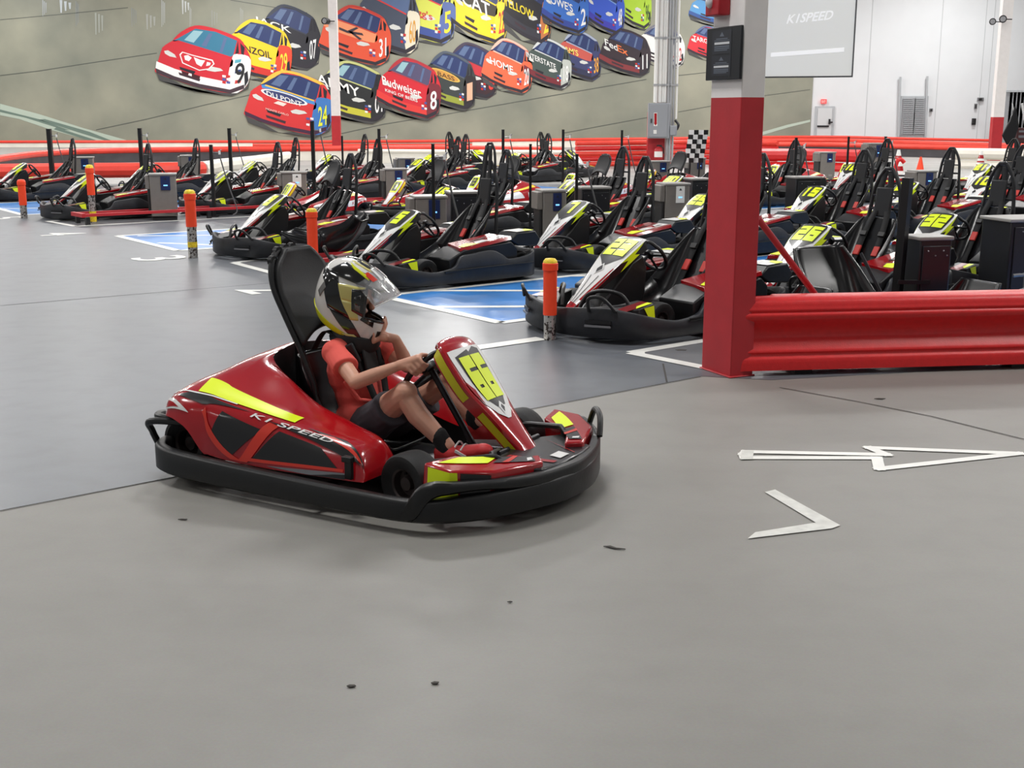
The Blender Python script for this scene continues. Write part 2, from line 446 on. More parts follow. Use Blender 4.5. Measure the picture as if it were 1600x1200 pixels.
def make_red_kart(number, parked=False):
    root = bpy.data.objects.new('racing_kart', None); COL.objects.link(root)
    # perimeter bumper
    half = [(1.10, 0, .045, .165), (1.08, -.17, .045, .165), (.975, -.43, .045, .16), (.845, -.60, .045, .15), (.70, -.685, .045, .14), (.45, -.715, .045, .145), (-.10, -.725, .045, .155), (-.50, -.725, .045, .165), (-.70, -.70, .05, .17), (-.80, -.62, .055, .175), (-.845, -.45, .06, .175), (-.86, -.2, .06, .175)]
    loop = [(-.86, 0, .06, .175)] + [p for p in reversed(half)] 
    loop = loop + [(x, -y, a, b) for x, y, a, b in half[1:]]
    mb = MB(); mb.band(loop[::1], .055, BUMPDARK, n=4)
    b = mb.build('bumper', root, smooth=50)
    mb = MB()      # raised lip around the nose with an open slot below it
    lip = [(.66, -.70, .05, .10), (.715, -.69, .06, .185), (.775, -.655, .145, .215), (.845, -.595, .165, .213), (.925, -.50, .17, .21), (.995, -.39, .155, .205), (1.055, -.24, .145, .20), (1.095, -.06, .145, .20)]
    lip = lip + [(x, -y, a, c) for x, y, a, c in reversed(lip)]
    mb.band(lip, .05, BUMPDARK, n=4, closed=False)
    mb.build('bumper_lip', root, smooth=50)
    for sg in (-1, 1):
        mb = MB()
        mb.tube(cr([(-.60, sg * .60, .275), (-.76, sg * .62, .285), (-.845, sg * .55, .275), (-.875, sg * .45, .25), (-.875, sg * .40, .18)], 5), .018, BUMPDARK)
        mb.tube(cr([(-.60, sg * .60, .275), (-.79, sg * .655, .27), (-.835, sg * .61, .21), (-.83, sg * .58, .14)], 5), .016, BUMPDARK)
        mb.build('rear_corner_loop', root)
        if sg < 0: continue
        mb = MB()
        mb.tube(cr([(.84, sg * .58, .21), (.88, sg * .555, .285), (.965, sg * .44, .285), (1.0, sg * .37, .21)], 5), .014, BUMPDARK)
        mb.build('front_corner_loop', root)
    # chassis
    mb = MB()
    mb.box((.12, 0, .058), (1.5, .56, .012), DKSTEEL)
    for sg in (-1, 1):
        mb.tube(cr([(-.80, sg * .28, .085), (-.3, sg * .33, .08), (.3, sg * .33, .08), (.62, sg * .26, .085), (.90, sg * .20, .09)], 4), .018, DKSTEEL)
        mb.tube([(-.55, sg * .33, .09), (-.55, sg * .67, .10)], .016, DKSTEEL); mb.tube([(.18, sg * .33, .09), (.18, sg * .68, .10)], .016, DKSTEEL)
        mb.tube([(.53, sg * .28, .12), (.53, sg * .40, .13)], .02, STEEL)
        mb.tube([(.45, sg * .05, .13), (.47, sg * .36, .14)], .009, STEEL)
    mb.tube([(-.70, -.50, .14), (-.70, .50, .14)], .02, STEEL); mb.tube([(.90, -.2, .09), (.90, .2, .09)], .018, DKSTEEL)
    mb.box((-.62, .18, .17), (.26, .22, .2), CHGD); mb.box((.36, 0, .075), (.5, .46, .02), STEEL)
    mb.build('chassis', root, bevel=.003)
    for sg in (-1, 1):
        mb = MB()
        mb.box((.77, sg * .13, .175), (.012, .075, .12), STEEL, ry=R(-25)); mb.tube([(.79, sg * .13, .22), (.73, sg * .15, .09)], .008, DKSTEEL)
        mb.tube([(.79, sg * .09, .23), (.79, sg * .17, .23)], .010, DKSTEEL)
        mb.build('pedal', root)
        mb = MB()
        mb.tube(cr([(.50, sg * .36, .15), (.57, sg * .38, .205), (.72, sg * .34, .232), (.84, sg * .29, .252)], 4) + [(.86, sg * .28, .245), (.87, sg * .275, .12)], .013, BLACK)
        mb.build('pedal_guard', root)
    make_wheel(root, .53, -.445, .132, .135, R(-9)); make_wheel(root, .53, .445, .132, .135, R(-9))
    make_wheel(root, -.70, -.455, .143, .185); make_wheel(root, -.70, .455, .143, .185)
    # nose side pods and front tray
    for sg in (-1, 1):
        mb = MB()
        pl = [(.66, .565), (.80, .575), (.935, .445), (1.02, .20), (.96, .13), (.88, .30), (.70, .40)]
        f0 = lambda p: (p[0], sg * p[1], .10); top = lambda p: .262 - .09 * (p[0] - .66)
        mb.prism(pl, KRED, f0, lambda p: (p[0] - .012 * (p[0] - .8), sg * (p[1] - .02), top(p)))
        def T(u, v, sg=sg):
            a = (.675 + (1.01 - .675) * u, .535 - .335 * u ** 1.3); b_ = (.71 + (.955 - .71) * u, .415 - .265 * u)
            p = (a[0] * (1 - v) + b_[0] * v, a[1] * (1 - v) + b_[1] * v)
            return (p[0], sg * p[1] - sg * .0, top(p) + .0005)
        mb.patch(T, [(.04, .06), (.12, .06), (.12, .9), (.04, .9)], KRED, 3, 4, .002, UP)
        mb.patch(T, [(.10, .03), (.56, .03), (.56, .97), (.10, .97)], YEL, 5, 4, .003, UP)
        mb.patch(T, [(.60, .08), (.97, .1), (.97, .9), (.60, .92)], KBLK, 5, 4, .003, UP)
        mb.patch(T, [(.68, .06), (.74, .06), (.80, .96), (.74, .96)], KORG, 5, 4, .0045, UP)
        mb.patch(T, [(.90, .15), (.95, .3), (.95, .7), (.90, .6)], KWHITE, 3, 4, .0045, UP)
        def V(u, v, sg=sg): return (.668 + .26 * u, sg * (.570 + .012 * min(u, .5) - .022 * v - .118 * max(0, u - .5) / .5), .11 + .145 * v - .02 * u * v)
        mb.patch(V, [(.10, .1), (.62, .1), (.58, .97), (.08, .97)], YEL, 6, 2, .004, (0, sg, 0)); mb.patch(V, [(.64, .1), (.98, .1), (.98, .9), (.62, .95)], KBLK, 5, 2, .004, (0, sg, 0))
        mb.build('nose_pod', root, bevel=.01)
    mb = MB()
    tray = [(.86, -.30), (1.03, -.22), (1.05, -.1), (1.05, .1), (1.03, .22), (.86, .30), (.78, .14), (.78, -.14)]
    tz = lambda p: .225 - .08 * (p[0] - .8)
    mb.prism(tray, KBLK, lambda p: (p[0], p[1], .11), lambda p: (p[0], p[1], tz(p)))
    def T2(u, v): return (.80 + .24 * u, -.2 + .4 * v, tz((.80 + .24 * u, 0)) + .001)
    for sg in (0, 1):
        mb.patch(T2, [(.15, .02 + .86 * sg), (.95, .22 + .46 * sg), (.95, .30 + .40 * sg), (.15, .12 + .76 * sg)], KRED, 4, 2, .002, UP)
    mb.patch(T2, [(.7, .40), (.92, .40), (.92, .60), (.7, .60)], KWHITE, 3, 3, .0025, UP)
    mb.build('nose_tray', root, bevel=.006)
    # fairing with number shield
    mb = MB()
    top = KWHITE if parked else KRED
    S, SIDE = build_fairing(mb, FL66, .058, top, KRED)
    for sg in (-1, 1):
        D = SIDE(sg); e = .0025 * sg
        ym = AMB if parked else YELD
        mb.patch(D, [(.40, .30), (.76, .30), (.76, .88), (.40, .88)], ym, 12, 2, .0025, (0, sg, 0)); mb.patch(D, [(.08, .30), (.31, .30), (.31, .88), (.08, .88)], ym, 10, 2, .0025, (0, sg, 0))
    if parked:
        mb.patch(S, [(.74, -.97), (.99, -.97), (.99, .97), (.74, .97)], KRED, 4, 8, .0025, UP)
        mb.patch(S, [(.0, -.95), (.55, -.95), (.30, -.5), (.02, -.2)], KRED, 8, 4, .0025, UP)
        mb.patch(S, [(.36, -.85), (.66, -.85), (.66, .85), (.36, .85)], YEL, 6, 6, .003, UP)
        f = mb.build('front_fairing', root)
        nb = MB(); put_digits(nb, S, number, .40, .62, .62, KBLK, .006); nb.build('number', f)
    else:
        Q = lambda q, m, o, nu=8, nv=8: mb.patch(S, q, m, nu, nv, o, UP)
        Q([(.34, -.84), (.655, -.92), (.655, .92), (.34, .84)], KWHITE, .003)
        Q([(.27, -.55), (.34, -.84), (.34, .84), (.27, .55)], KWHITE, .003); Q([(.235, -.14), (.27, -.55), (.27, .55), (.235, .14)], KWHITE, .003)
        Q([(.36, -.60), (.60, -.70), (.60, .70), (.36, .60)], KBLK, .0045); Q([(.30, -.30), (.36, -.60), (.36, .60), (.30, .30)], KBLK, .0045, 5)
        Q([(.60, -.66), (.63, .05), (.60, .10), (.59, -.3)], KBLK, .0045, 3, 6); Q([(.60, .0), (.645, .45), (.62, .72), (.59, .70)], KBLK, .0046, 3, 6)
        Q([(.255, -.20), (.30, -.24), (.325, 0), (.29, .18)], KWHITE, .0055, 4, 4); Q([(.266, -.11), (.295, -.13), (.308, 0), (.288, .09)], KBLK, .006, 3, 3)
        Q([(.33, -.80), (.40, -.88), (.47, -.90), (.42, -.72)], KRED, .0055, 3, 3)
        f = mb.build('front_fairing', root)
        nb = MB(); put_digits(nb, S, number, .345, .585, .62, YEL, .007, .05); nb.build('number', f)
    # side bodywork
    for sg in (-1, 1):
        S2 = pod_surface(sg); mb = MB()
        mb.grid(S2, 66, 24, KRED if not parked else KRED)
        for u in (0, 1):
            row = [S2(u, j / 24) for j in range(25)]; mb.poly(row, KRED)
        mb.grid(lambda u, v: (S2(u, 1)[0], S2(u, 1)[1] + .004 * v, S2(u, 1)[2] * (1 - v) + .075 * v), 66, 3, BLACK, u0=.34)
        e = -.0025 * sg
        P = lambda q, m, o=1.0, nu=14, nv=6: mb.patch(S2, q, m, nu, nv, e * o)
        P([(0.301, .335), (0.730, .335), (0.730, .46), (0.270, .50)], YEL if not parked else AMB, 1.6, 24, 6)
        if sg < 0 and not parked:
            # outer flank graphics: dark panels split by orange bars
            P([(0.180, .25), (0.378, .24), (0.640, .30), (0.270, .32)], KBLK)
            P([(0.500, .10), (0.608, .05), (0.676, .20), (0.554, .24)], KBLK)
            P([(0.658, .05), (0.856, .09), (0.802, .19), (0.712, .22)], KBLK)
            P([(0.626, .02), (0.649, .02), (0.708, .25), (0.685, .26)], KORG, 1.8)
            P([(0.387, .20), (0.604, .02), (0.640, .02), (0.410, .23)], KORG, 1.5)
            P([(0.640, .03), (0.874, .075), (0.874, .095), (0.640, .05)], KORG, 1.8)
            P([(0.680, .27), (0.820, .28), (0.937, .19), (0.874, .17)], KBLK, 1.2)
            P([(0.784, .29), (0.820, .31), (0.946, .215), (0.919, .205)], KORG, 2.0)
            P([(0.757, .32), (0.856, .32), (0.964, .22), (0.928, .21)], KBLK, 1.3)
            P([(0.694, .025), (0.883, .07), (0.874, .01), (0.784, .005)], KGREY, 1.8)
            P([(0.784, .003), (0.883, .012), (0.887, .06), (0.847, .045)], KBLK, 1.9)
            P([(0.050, .18), (0.108, .10), (0.306, .15), (0.108, .245)], KWHITE, 1.4)
            P([(0.063, .18), (0.108, .12), (0.234, .15), (0.117, .21)], KRED, 1.9)
            P([(0.054, .30), (0.590, .325), (0.590, .335), (0.054, .315)], KWHITE, 1.5)
            put_text(mb, 'K1 SPEED', lambda a, c: off_pt(S2, .64 + .185 * a, .258 - .02 * a + .042 * c, e * 2.2), KWHITE, shear=.25)
        elif parked:
            P([(0.108, .10), (0.590, .10), (0.590, .2), (0.108, .2)], KWHITE)
            put_text(mb, 'K1 SPEED', (lambda a, c: off_pt(S2, .15 + .38 * (a if sg < 0 else 1 - a), .12 + .06 * c, e * 2.2)), KRED, shear=.25)
            P([(0.640, .1), (0.910, .1), (0.910, .3), (0.685, .3)], KWHITE)
        sp = mb.build('side_pod', root, smooth=60)
        lb = MB(); lb.box((.33, sg * .615, .20), (.035, .02, .085), BLACK); lb.box((.33, sg * .62, .245), (.05, .03, .025), BLACK)
        lb.build('latch', sp, bevel=.003)
    # seat
    mb = MB()
    seat_shell(mb, [(.20, .15, .15, .03, 0, 1), (.10, .095, .17, .07, 0, 1), (-.06, .085, .18, .12, .1, 1), (-.19, .13, .185, .15, .4, .8), (-.27, .26, .185, .14, 1, .1), (-.31, .42, .18, .10, 1, 0), (-.335, .55, .165, .05, 1, 0)], SHELLBLK)
    s_ = mb.build('seat', root, solid=.012, smooth=60)
    mb = MB()
    for sg in (-1, 1): mb.tube([(-.30, sg * .19, .30), (-.42, sg * .2, .10)], .012, DKSTEEL)
    mb.build('seat_stay', root)
    # head restraint: hoop and pad
    arc = [(-.205, -.19, .42), (-.275, -.195, .58), (-.36, -.20, .74), (-.425, -.195, .86), (-.455, -.17, .955), (-.472, -.115, 1.012), (-.478, -.05, 1.025), (-.478, 0, 1.026)]
    full = cr(arc + [(x, -y, z) for x, y, z in reversed(arc[:-1])], 6)
    mb = MB(); mb.tube([(-.16, -.19, .12)] + full + [(-.16, .19, .12)], .015, BLACK)
    for k in (26, 31, 36, 42): mb.lathe([(.001, -.012), (.024, -.012), (.024, .012), (.001, .012)], BLACK, 'X', c=full[k], n=12)
    mb.build('headrest_frame', root)
    mb = MB()
    def pad(u, v):            # u across -1..1, v up 0..1
        z = .60 + .43 * v; k = .5 + .5 * v
        w = crv([(.20,), (.20,), (.20,), (.196,), (.186,), (.158,), (.085,)], v)[0]
        low = .075 * (1 - u * u) * (1 - v) ** 3
        x = crv([(-.28,), (-.335,), (-.385,), (-.425,), (-.452,), (-.47,)], v)[0]
        return (x + .016 + .01 * u * u, u * w, z + low)
    mb.grid(lambda a, c: pad(-1 + 2 * a, c), 16, 22, PADBLK)
    mb.build('headrest_pad', root, solid=.03, smooth=60)
    # steering
    steering(root, (.315, 0, .525), .135, R(48), (.60, 0, .12))
    # harness
    mb = MB()
    for sg in (-1, 1):
        pts = cr([(-.30, sg * .07, .56), (-.24, sg * .075, .64), (-.185, sg * .085, .655), (-.06, sg * .09, .60), (-.005, sg * .07, .48), (.04, sg * .04, .34)], 5)
        if parked: pts = cr([(-.34, sg * .07, .72), (-.31, sg * .08, .6), (-.28, sg * .08, .4), (-.20, sg * .06, .2), (-.05, sg * .04, .12)], 5)
        for i in range(len(pts) - 1):
            a, b2 = Vector(pts[i]), Vector(pts[i + 1])
            mb.add([a + Vector((0, -.022, 0)), a + Vector((0, .022, 0)), b2 + Vector((0, .022, 0)), b2 + Vector((0, -.022, 0))], [(0, 1, 2, 3)], STRAP)
    mb.build('harness', root, solid=.004)
    return root
# ------------------------------------------------------------------ the black fleet karts with pointed white noses
FLA = [(1.06, .19, .036), (.95, .285, .062), (.82, .39, .095), (.69, .50, .13), (.56, .60, .155), (.44, .675, .155), (.385, .70, .145), (.35, .685, .13)]
def make_black_kart(tall=False):
    root = bpy.data.objects.new('racing_kart', None); COL.objects.link(root)
    half = [(1.20, 0, .04, .235), (1.18, -.2, .04, .25), (1.08, -.46, .04, .265), (.95, -.63, .04, .235), (.80, -.705, .04, .20), (.62, -.73, .04, .165), (.46, -.735, .04, .175), (.36, -.735, .04, .21), (.29, -.735, .04, .295), (.15, -.735, .04, .315), (-.08, -.735, .04, .335), (-.22, -.735, .04, .28), (-.30, -.735, .04, .235), (-.50, -.735, .04, .25), (-.63, -.70, .04, .285), (-.72, -.58, .05, .29), (-.745, -.3, .05, .23)]
    loop = [(-.745, 0, .05, .23)] + list(reversed(half)) + [(x, -y, a, b) for x, y, a, b in half[1:]]
    mb = MB(); mb.band(loop, .045, BUMPER, n=3)
    # recessed step lines on the flank
    mb.build('bumper', root, smooth=50)
    for sg in (-1, 1):
        mb = MB()
        mb.band([(x, sg * abs(y), a, b) for x, y, a, b in [(.50, .742, .15, .175), (.2, .744, .16, .18), (-.2, .744, .17, .185), (-.6, .738, .17, .185)]], .01 * -sg, BUMPDARK, n=3, closed=False)
        mb.build('bumper_step', root, smooth=50); mb = MB()
        mb.box((1.115, sg * .415, .165), (.012, .20, .026), BLACK, rz=sg * R(30)); mb.box((1.125, sg * .42, .135), (.012, .20, .014), KGREY, rz=sg * R(30))
        mb.build('bumper_slot', root)
        mb = MB()
        mb.tube(cr([(1.14, sg * .34, .24), (1.18, sg * .38, .34), (1.12, sg * .46, .345), (1.05, sg * .53, .25)], 5), .013, BLACK)
        mb.build('front_corner_loop', root)
        mb = MB()
        mb.tube(cr([(1.02, sg * .10, .22), (.98, sg * .14, .32), (.90, sg * .22, .355), (.82, sg * .34, .33), (.78, sg * .42, .22)], 5), .015, BLACK)
        mb.build('pedal_guard', root)
    mb = MB()
    mb.box((.15, 0, .06), (1.7, .60, .012), DKSTEEL)
    for sg in (-1, 1):
        mb.tube(cr([(-.78, sg * .30, .09), (0, sg * .36, .08), (.6, sg * .30, .09), (1.05, sg * .2, .10)], 4), .018, DKSTEEL)
        mb.tube([(.55, sg * .28, .12), (.55, sg * .42, .14)], .02, STEEL); mb.tube([(.48, sg * .05, .13), (.50, sg * .4, .14)], .009, STEEL)
        mb.tube([(.05, sg * .36, .09), (.05, sg * .70, .10)], .015, DKSTEEL)
        mb.box((.80, sg * .13, .17), (.012, .07, .13), STEEL, ry=R(-25))
    mb.tube([(-.58, -.5, .14), (-.58, .5, .14)], .02, STEEL); mb.box((-.55, 0, .2), (.3, .4, .22), CHGD); mb.box((.5, 0, .08), (.6, .46, .02), DKSTEEL)
    mb.build('chassis', root)
    make_wheel(root, .56, -.47, .135, .13); make_wheel(root, .56, .47, .135, .13)
    make_wheel(root, -.555, -.50, .143, .19); make_wheel(root, -.555, .50, .143, .19)
    # pointed nose fairing
    mb = MB()
    S, SIDE = build_fairing(mb, FLA, lambda s: .035 + .05 * s, KWHITE, KBLK, 1.06)
    P = lambda q, m, o=.003, nu=8, nv=6: mb.patch(S, q, m, nu, nv, o, UP)
    P([(.52, -.88), (.72, -.90), (.72, .90), (.52, .88)], KBLK); P([(.72, -.90), (.80, -.80), (.84, .0), (.72, .0)], KBLK, .0031); P([(.72, .0), (.84, .0), (.80, .80), (.72, .90)], KBLK, .0032)
    P([(.42, -.0), (.52, -.88), (.52, .88), (.42, .0)], KBLK, .0035)
    P([(.35, -.20), (.395, -.34), (.45, 0), (.395, .34)], KWHITE, .005); P([(.362, -.11), (.395, -.22), (.435, 0), (.395, .22)], KBLK, .0065)
    P([(.0, -.98), (.10, -.98), (.08, .98), (.0, .98)], KRED)
    P([(.12, .70), (.42, .90), (.42, .98), (.12, .98)], KRED); P([(.10, -.97), (.28, -.97), (.24, -.86), (.10, -.7)], KBLK)
    P([(.06, -.15), (.34, -.42), (.34, -.36), (.06, -.05)], KBLK, .004); P([(.06, .2), (.34, .36), (.34, .42), (.06, .32)], KBLK, .004)
    P([(.20, .66), (.44, .90), (.46, .95), (.20, .74)], KWHITE, .0045)
    for sg in (-1, 1):
        D = SIDE(sg); e = .003 * sg
        mb.patch(D, [(.48, .08), (.76, .05), (.60, .45), (.54, .50)], YEL, 8, 3, .003, (0, sg, 0))
        mb.patch(D, [(.54, .40), (.60, .42), (.64, .80), (.44, .98)], YEL, 8, 3, .0035, (0, sg, 0))
        mb.patch(D, [(.05, .1), (.38, .05), (.36, .35), (.05, .6)], KRED if sg > 0 else KWHITE, 8, 3, .003, (0, sg, 0))
    f = mb.build('front_fairing', root)
    # dark shroud below the fairing
    mb = MB()
    sh = [(.86, .14), (.74, .28), (.60, .42), (.50, .53), (.39, .58), (.345, .48), (.36, .28), (.42, .12)]
    mb.prism(sh, BLACK, lambda p: (p[0], -.125 * (1 - .8 * max(0, p[0] - .5)), p[1]), lambda p: (p[0], .125 * (1 - .8 * max(0, p[0] - .5)), p[1]))
    mb.build('steering_shroud', root, bevel=.015)
    # small front pods, red with a yellow flash
    for sg in (-1, 1):
        mb = MB()
        pl = [(.70, .59), (.86, .60), (1.02, .45), (1.12, .22), (1.0, .2), (.84, .36), (.68, .40)]
        mb.prism(pl, BLACK, lambda p: (p[0], sg * p[1], .10), lambda p: (p[0] + .02 * (p[0] > .9) * 0, sg * (p[1] - .025), .285 - .16 * (p[0] - .68)))
        def T(u, v, sg=sg): 
            x = .70 + .18 * u; y = .56 - .13 * v
            return (x, sg * y, .285 - .16 * (x - .68) + .001)
        mb.patch(T, [(.03, .05), (1.5, .1), (1.35, .95), (.03, .98)], KREDD, 5, 4, .002, UP); mb.patch(T, [(.05, .02), (.95, .02), (.70, .35), (.05, .42)], YEL, 4, 4, .0035, UP)
        def V(u, v, sg=sg): return (.70 + .16 * u, sg * (.592 + .01 * u - .024 * v), .11 + .16 * v)
        mb.patch(V, [(.02, .98), (.7, .92), (.35, .3), (.02, .02)], YEL, 4, 3, .004, (0, sg, 0))
        mb.build('nose_pod', root, bevel=.008)
    # side battery boxes with red lids
    for sg in (-1, 1):
        mb = MB()
        pr = [(.38, .10), (.40, .27), (.22, .355), (-.36, .40), (-.44, .33), (-.44, .10)]
        mb.prism(pr, BLACK, lambda p: (p[0], sg * .31, p[1]), lambda p: (p[0], sg * .68, p[1]))
        mb.build('battery_box', root, bevel=.012)
        mb = MB()
        lid = lambda x: .365 + .075 * (.22 - x) / .58
        L0 = [(.26, .66), (.16, .685), (-.36, .685), (-.36, .32), (.16, .32)]
        mb.prism(L0, KRED, lambda p: (p[0], sg * p[1], lid(p[0]) - .02), lambda p: (p[0], sg * (p[1] - .01), lid(p[0]) + .012))
        def T(u, v, sg=sg): x = .22 - .58 * u; return (x, sg * (.67 - .33 * v), lid(x) + .0125)
        Q = lambda q, m: mb.patch(T, q, m, 4, 3, .003, UP)
        Q([(.0, .02), (.35, .04), (.22, .45), (.0, .30)], YEL); Q([(.0, .30), (.2, .5), (.98, .6), (.98, .98), (.0, .98)][:4], KREDD); Q([(.30, .08), (.66, .08), (.55, .42), (.36, .40)], KWHITE); Q([(.66, .08), (.98, .08), (.98, .55), (.78, .5)], KWHITE)
        Q([(.40, .5), (.7, .55), (.66, .7), (.38, .62)], KBLK); Q([(.70, .15), (.9, .2), (.86, .35), (.74, .3)], KBLK)
        mb.build('pod_lid', root, bevel=.005)
        mb = MB()          # raised rear fender, white with a yellow flash
        fd = [(-.36, .41), (-.44, .48), (-.68, .49), (-.75, .40), (-.70, .33), (-.46, .35)]
        mb.prism(fd, BLACK, lambda p: (p[0], sg * .40, p[1]), lambda p: (p[0], sg * .67, p[1]))
        def T(u, v, sg=sg): return (-.45 - .22 * u, sg * (.66 - .24 * v), .486 + .008 * u)
        mb.patch(T, [(0, .02), (.95, .02), (.95, .98), (0, .98)], KWHITE, 4, 4, .003, UP); mb.patch(T, [(.45, .02), (.98, .02), (.98, .6), (.7, .5)], YEL, 4, 4, .005, UP)
        mb.build('rear_fender', root, bevel=.012)
    # reclined seat
    mb = MB()
    seat_shell(mb, [(.30, .17, .20, .05, 0, 1), (.16, .10, .22, .13, 0, 1), (-.04, .09, .23, .21, .15, 1), (-.19, .15, .235, .24, .5, .8), (-.30, .30, .235, .22, 1, .2), (-.40, .48, .225, .15, 1, .1), (-.48, .64, .20, .07, 1, 0), (-.515, .72, .17, .02, 1, 0)], SHELLBLK)
    mb.build('seat', root, solid=.012, smooth=60)
    # roll hoop
    mb = MB(); top = 1.16
    arc = [(-.50, -.20, .10), (-.53, -.20, .45), (-.57, -.165, .75), (-.59, -.14, .95), (-.595, -.10, 1.06), (-.60, -.035, top)]
    pts = cr(arc, 5) + [(x, -y, z) for x, y, z in reversed(cr(arc, 5))]
    mb.tube(pts, .019, BLACK, n=10)
    mb.tube([(-.575, -.16, .80), (-.575, .16, .80)], .013, BLACK); mb.tube([(-.58, -.15, .92), (-.58, .15, .92)], .010, BLACK)
    if tall:
        a2 = cr([(-.585, -.11, .95), (-.60, -.10, 1.15), (-.61, -.075, 1.28), (-.61, -.03, 1.35)], 5)
        mb.tube(a2 + [(x, -y, z) for x, y, z in reversed(a2)], .014, BLACK, n=10)
    mb.build('roll_hoop', root)
    mb = MB(); mb.box((-.545, 0, .86), (.035, .17, .27), PADBLK, ry=R(-6)); mb.build('headrest_pad', root, bevel=.012)
    # harness straps from the hoop to the seat
    for sg in (-1, 1):
        mb = MB(); h = 1.33 if tall else 1.14
        pts = cr([(-.60, sg * .028, h), (-.565, sg * .055, .96), (-.535, sg * .06, .80), (-.475, sg * .085, .68), (-.36, sg * .10, .47), (-.245, sg * .10, .29), (-.12, sg * .07, .18)], 4)
        for i in range(len(pts) - 1):
            a, b2 = Vector(pts[i]), Vector(pts[i + 1])
            mb.add([a + Vector((.006, -.031, 0)), a + Vector((.006, .031, 0)), b2 + Vector((.006, .031, 0)), b2 + Vector((.006, -.031, 0))], [(0, 1, 2, 3)], STRAP)
        st = mb.build('harness_strap', root, solid=.006)
        mb = MB(); mb.box((-.328, sg * .10, .43), (.022, .062, .10), STRAPRED, ry=R(-33)); mb.build('strap_pad', st, bevel=.006)
        mb = MB(); mb.box((-.405, sg * .098, .58), (.025, .066, .045), CHGD, ry=R(-33)); mb.build('buckle', st, bevel=.004)
    steering(root, (.20, 0, .565), .16, R(54), (.55, 0, .30))
    return root, f, S
def number_mesh(S, num, parent):
    nb = MB(); put_digits(nb, S, num, .53, .735, .80 if len(num) > 1 else .45, YEL, .006, .08)
    return nb.build('number', parent)
def kart_local(px, py, z, xl, H):
    p = G(px, py, z); return Vector((p.x - xl * math.cos(H), p.y - xl * math.sin(H), 0))
HP = R(218)

# driven kart
H66 = R(-31); O66 = Vector((-.647, 5.58, 0))
kart66 = make_red_kart('66')
kart66.location = O66; kart66.rotation_euler = (0, 0, H66)
tag(kart66, 'red kart number 66 with yellow stripes driven by a child across the open floor', 'kart')

base, base_f, SA = make_black_kart()
tallk, tall_f, _ = make_black_kart(tall=True)
base_kids_number = None
ADULT = [
 # number, plate pixel, label
 ('23', (969, 390), 'parked black kart numbered 23, its white nose beside the nearest orange bollard'),
 ('26', (1262, 368), 'parked black kart numbered 26 behind the red post and leaning red brace'),
 ('32', (1462, 348), 'parked black kart numbered 32 behind a black cabinet at the right'),
 ('5', (625, 343), 'parked black kart numbered 5 with tall roll hoop, left of kart 7'),
 ('7', (893, 327), 'parked black kart numbered 7 between kart 5 and kart 29'),
 ('29', (1092, 315), 'parked black kart numbered 29 partly hidden by the red and white column'),
 ('15', (1267, 302), 'parked black kart numbered 15 just right of the red and white column'),
 ('28', (1413, 294), 'parked black kart numbered 28 right of kart 15'),
 ('10', (1535, 285), 'parked black kart numbered 10 at the right, behind kart 32'),
 ('9', (423, 316), 'parked black kart numbered 9 in front of a loose black seat shell'),
 ('18', (688, 302), 'parked black kart hidden behind the grey charger next to kart 5'),
 ('11', (885, 291), 'parked black kart mostly hidden behind the chargers beyond kart 7'),
 ('30', (1048, 283), 'parked black kart whose yellow plate shows above a grey charger left of the column'),
 ('20', (1180, 267), 'parked black kart hidden behind the column with only its hoop showing'),
 ('12', (1330, 263), 'parked black kart behind the rounded headrest of kart 15'),
 ('21', (1533, 263), 'parked black kart with pale nose below the far right red post'),
 ('2', (27, 262), 'parked black kart at the far left edge behind the short orange bollard'),
 ('8', (225, 262), 'parked black kart behind the grey charger on the left'),
 ('17', (388, 258), 'parked black kart at the far end of the left back row, by the white barrier'),
 ('3', (130, 280), 'parked black kart with its nose behind the yellow-based bollard on the left'),
 ('4', (343, 275), 'parked black kart beside a short black cable post, behind the long red floor rail'),
 ('14', (515, 262.5), 'parked black kart deep in the pit, behind the grey charger left of kart 9'),
 ('16', (650, 255), 'parked black kart deep in the pit between two grey chargers'),
 ('19', (508, 247), 'parked black kart in the back row before the slim white red-based post'),
 ('22', (669, 247), 'parked black kart in the back row whose hoop rises left of two black posts'),
 ('24', (802, 244.5), 'parked black kart in the middle of the back row, before the white barrier'),
]
karts = []
def place_kart(src, srcf, num, px, lab, H=HP, z=.62, xl=.52, group='black fleet karts parked in the pit lanes', first=False):
    k = src if first else copy_tree(src, skip=('number',))
    k.location = kart_local(px[0], px[1], z, xl, H); k.rotation_euler = (0, 0, H)
    tag(k, lab, 'kart', group)
    f = [c for c in k.children if c.name.startswith('front_fairing')][0]
    if num: number_mesh(SA, num, f)
    karts.append(k); return k
place_kart(tallk, tall_f, '5', ADULT[3][1], ADULT[3][2], first=True)
firstdone = False
for num, px, lab in ADULT:
    if num == '5': continue
    if not firstdone: pend = (num, px, lab); firstdone = True; continue
    place_kart(base, base_f, num, px, lab)
place_kart(base, base_f, '25', (748, 239), 'parked black kart in the back row facing right, left of the tall thin posts', H=R(-42))
place_kart(base, base_f, '1', (894, 239.5), 'parked black kart in the back row facing right, left of the electrical panel', H=R(-42))
place_kart(base, base_f, *pend, first=True)
JUN = [((447, 296), '61', 'parked red kart with white nose right behind kart 9'), ((618, 291), '62', 'parked red kart with white nose behind kart 5, beside a grey charger'),
 ((740, 284), '63', 'parked red kart half hidden by the tall hoop of kart 5'), ((888, 280), '64', 'parked red kart with lettered red flank beyond kart 7'),
 ((1012, 273), '65', 'parked red kart behind the hoop of kart 7, left of the column'), ((1207, 265), '67', 'parked red kart just right of the column, far back'),
 ((1320, 262), '68', 'parked red kart between a small orange cone and kart 15')]
jbase = make_red_kart('61', parked=True)
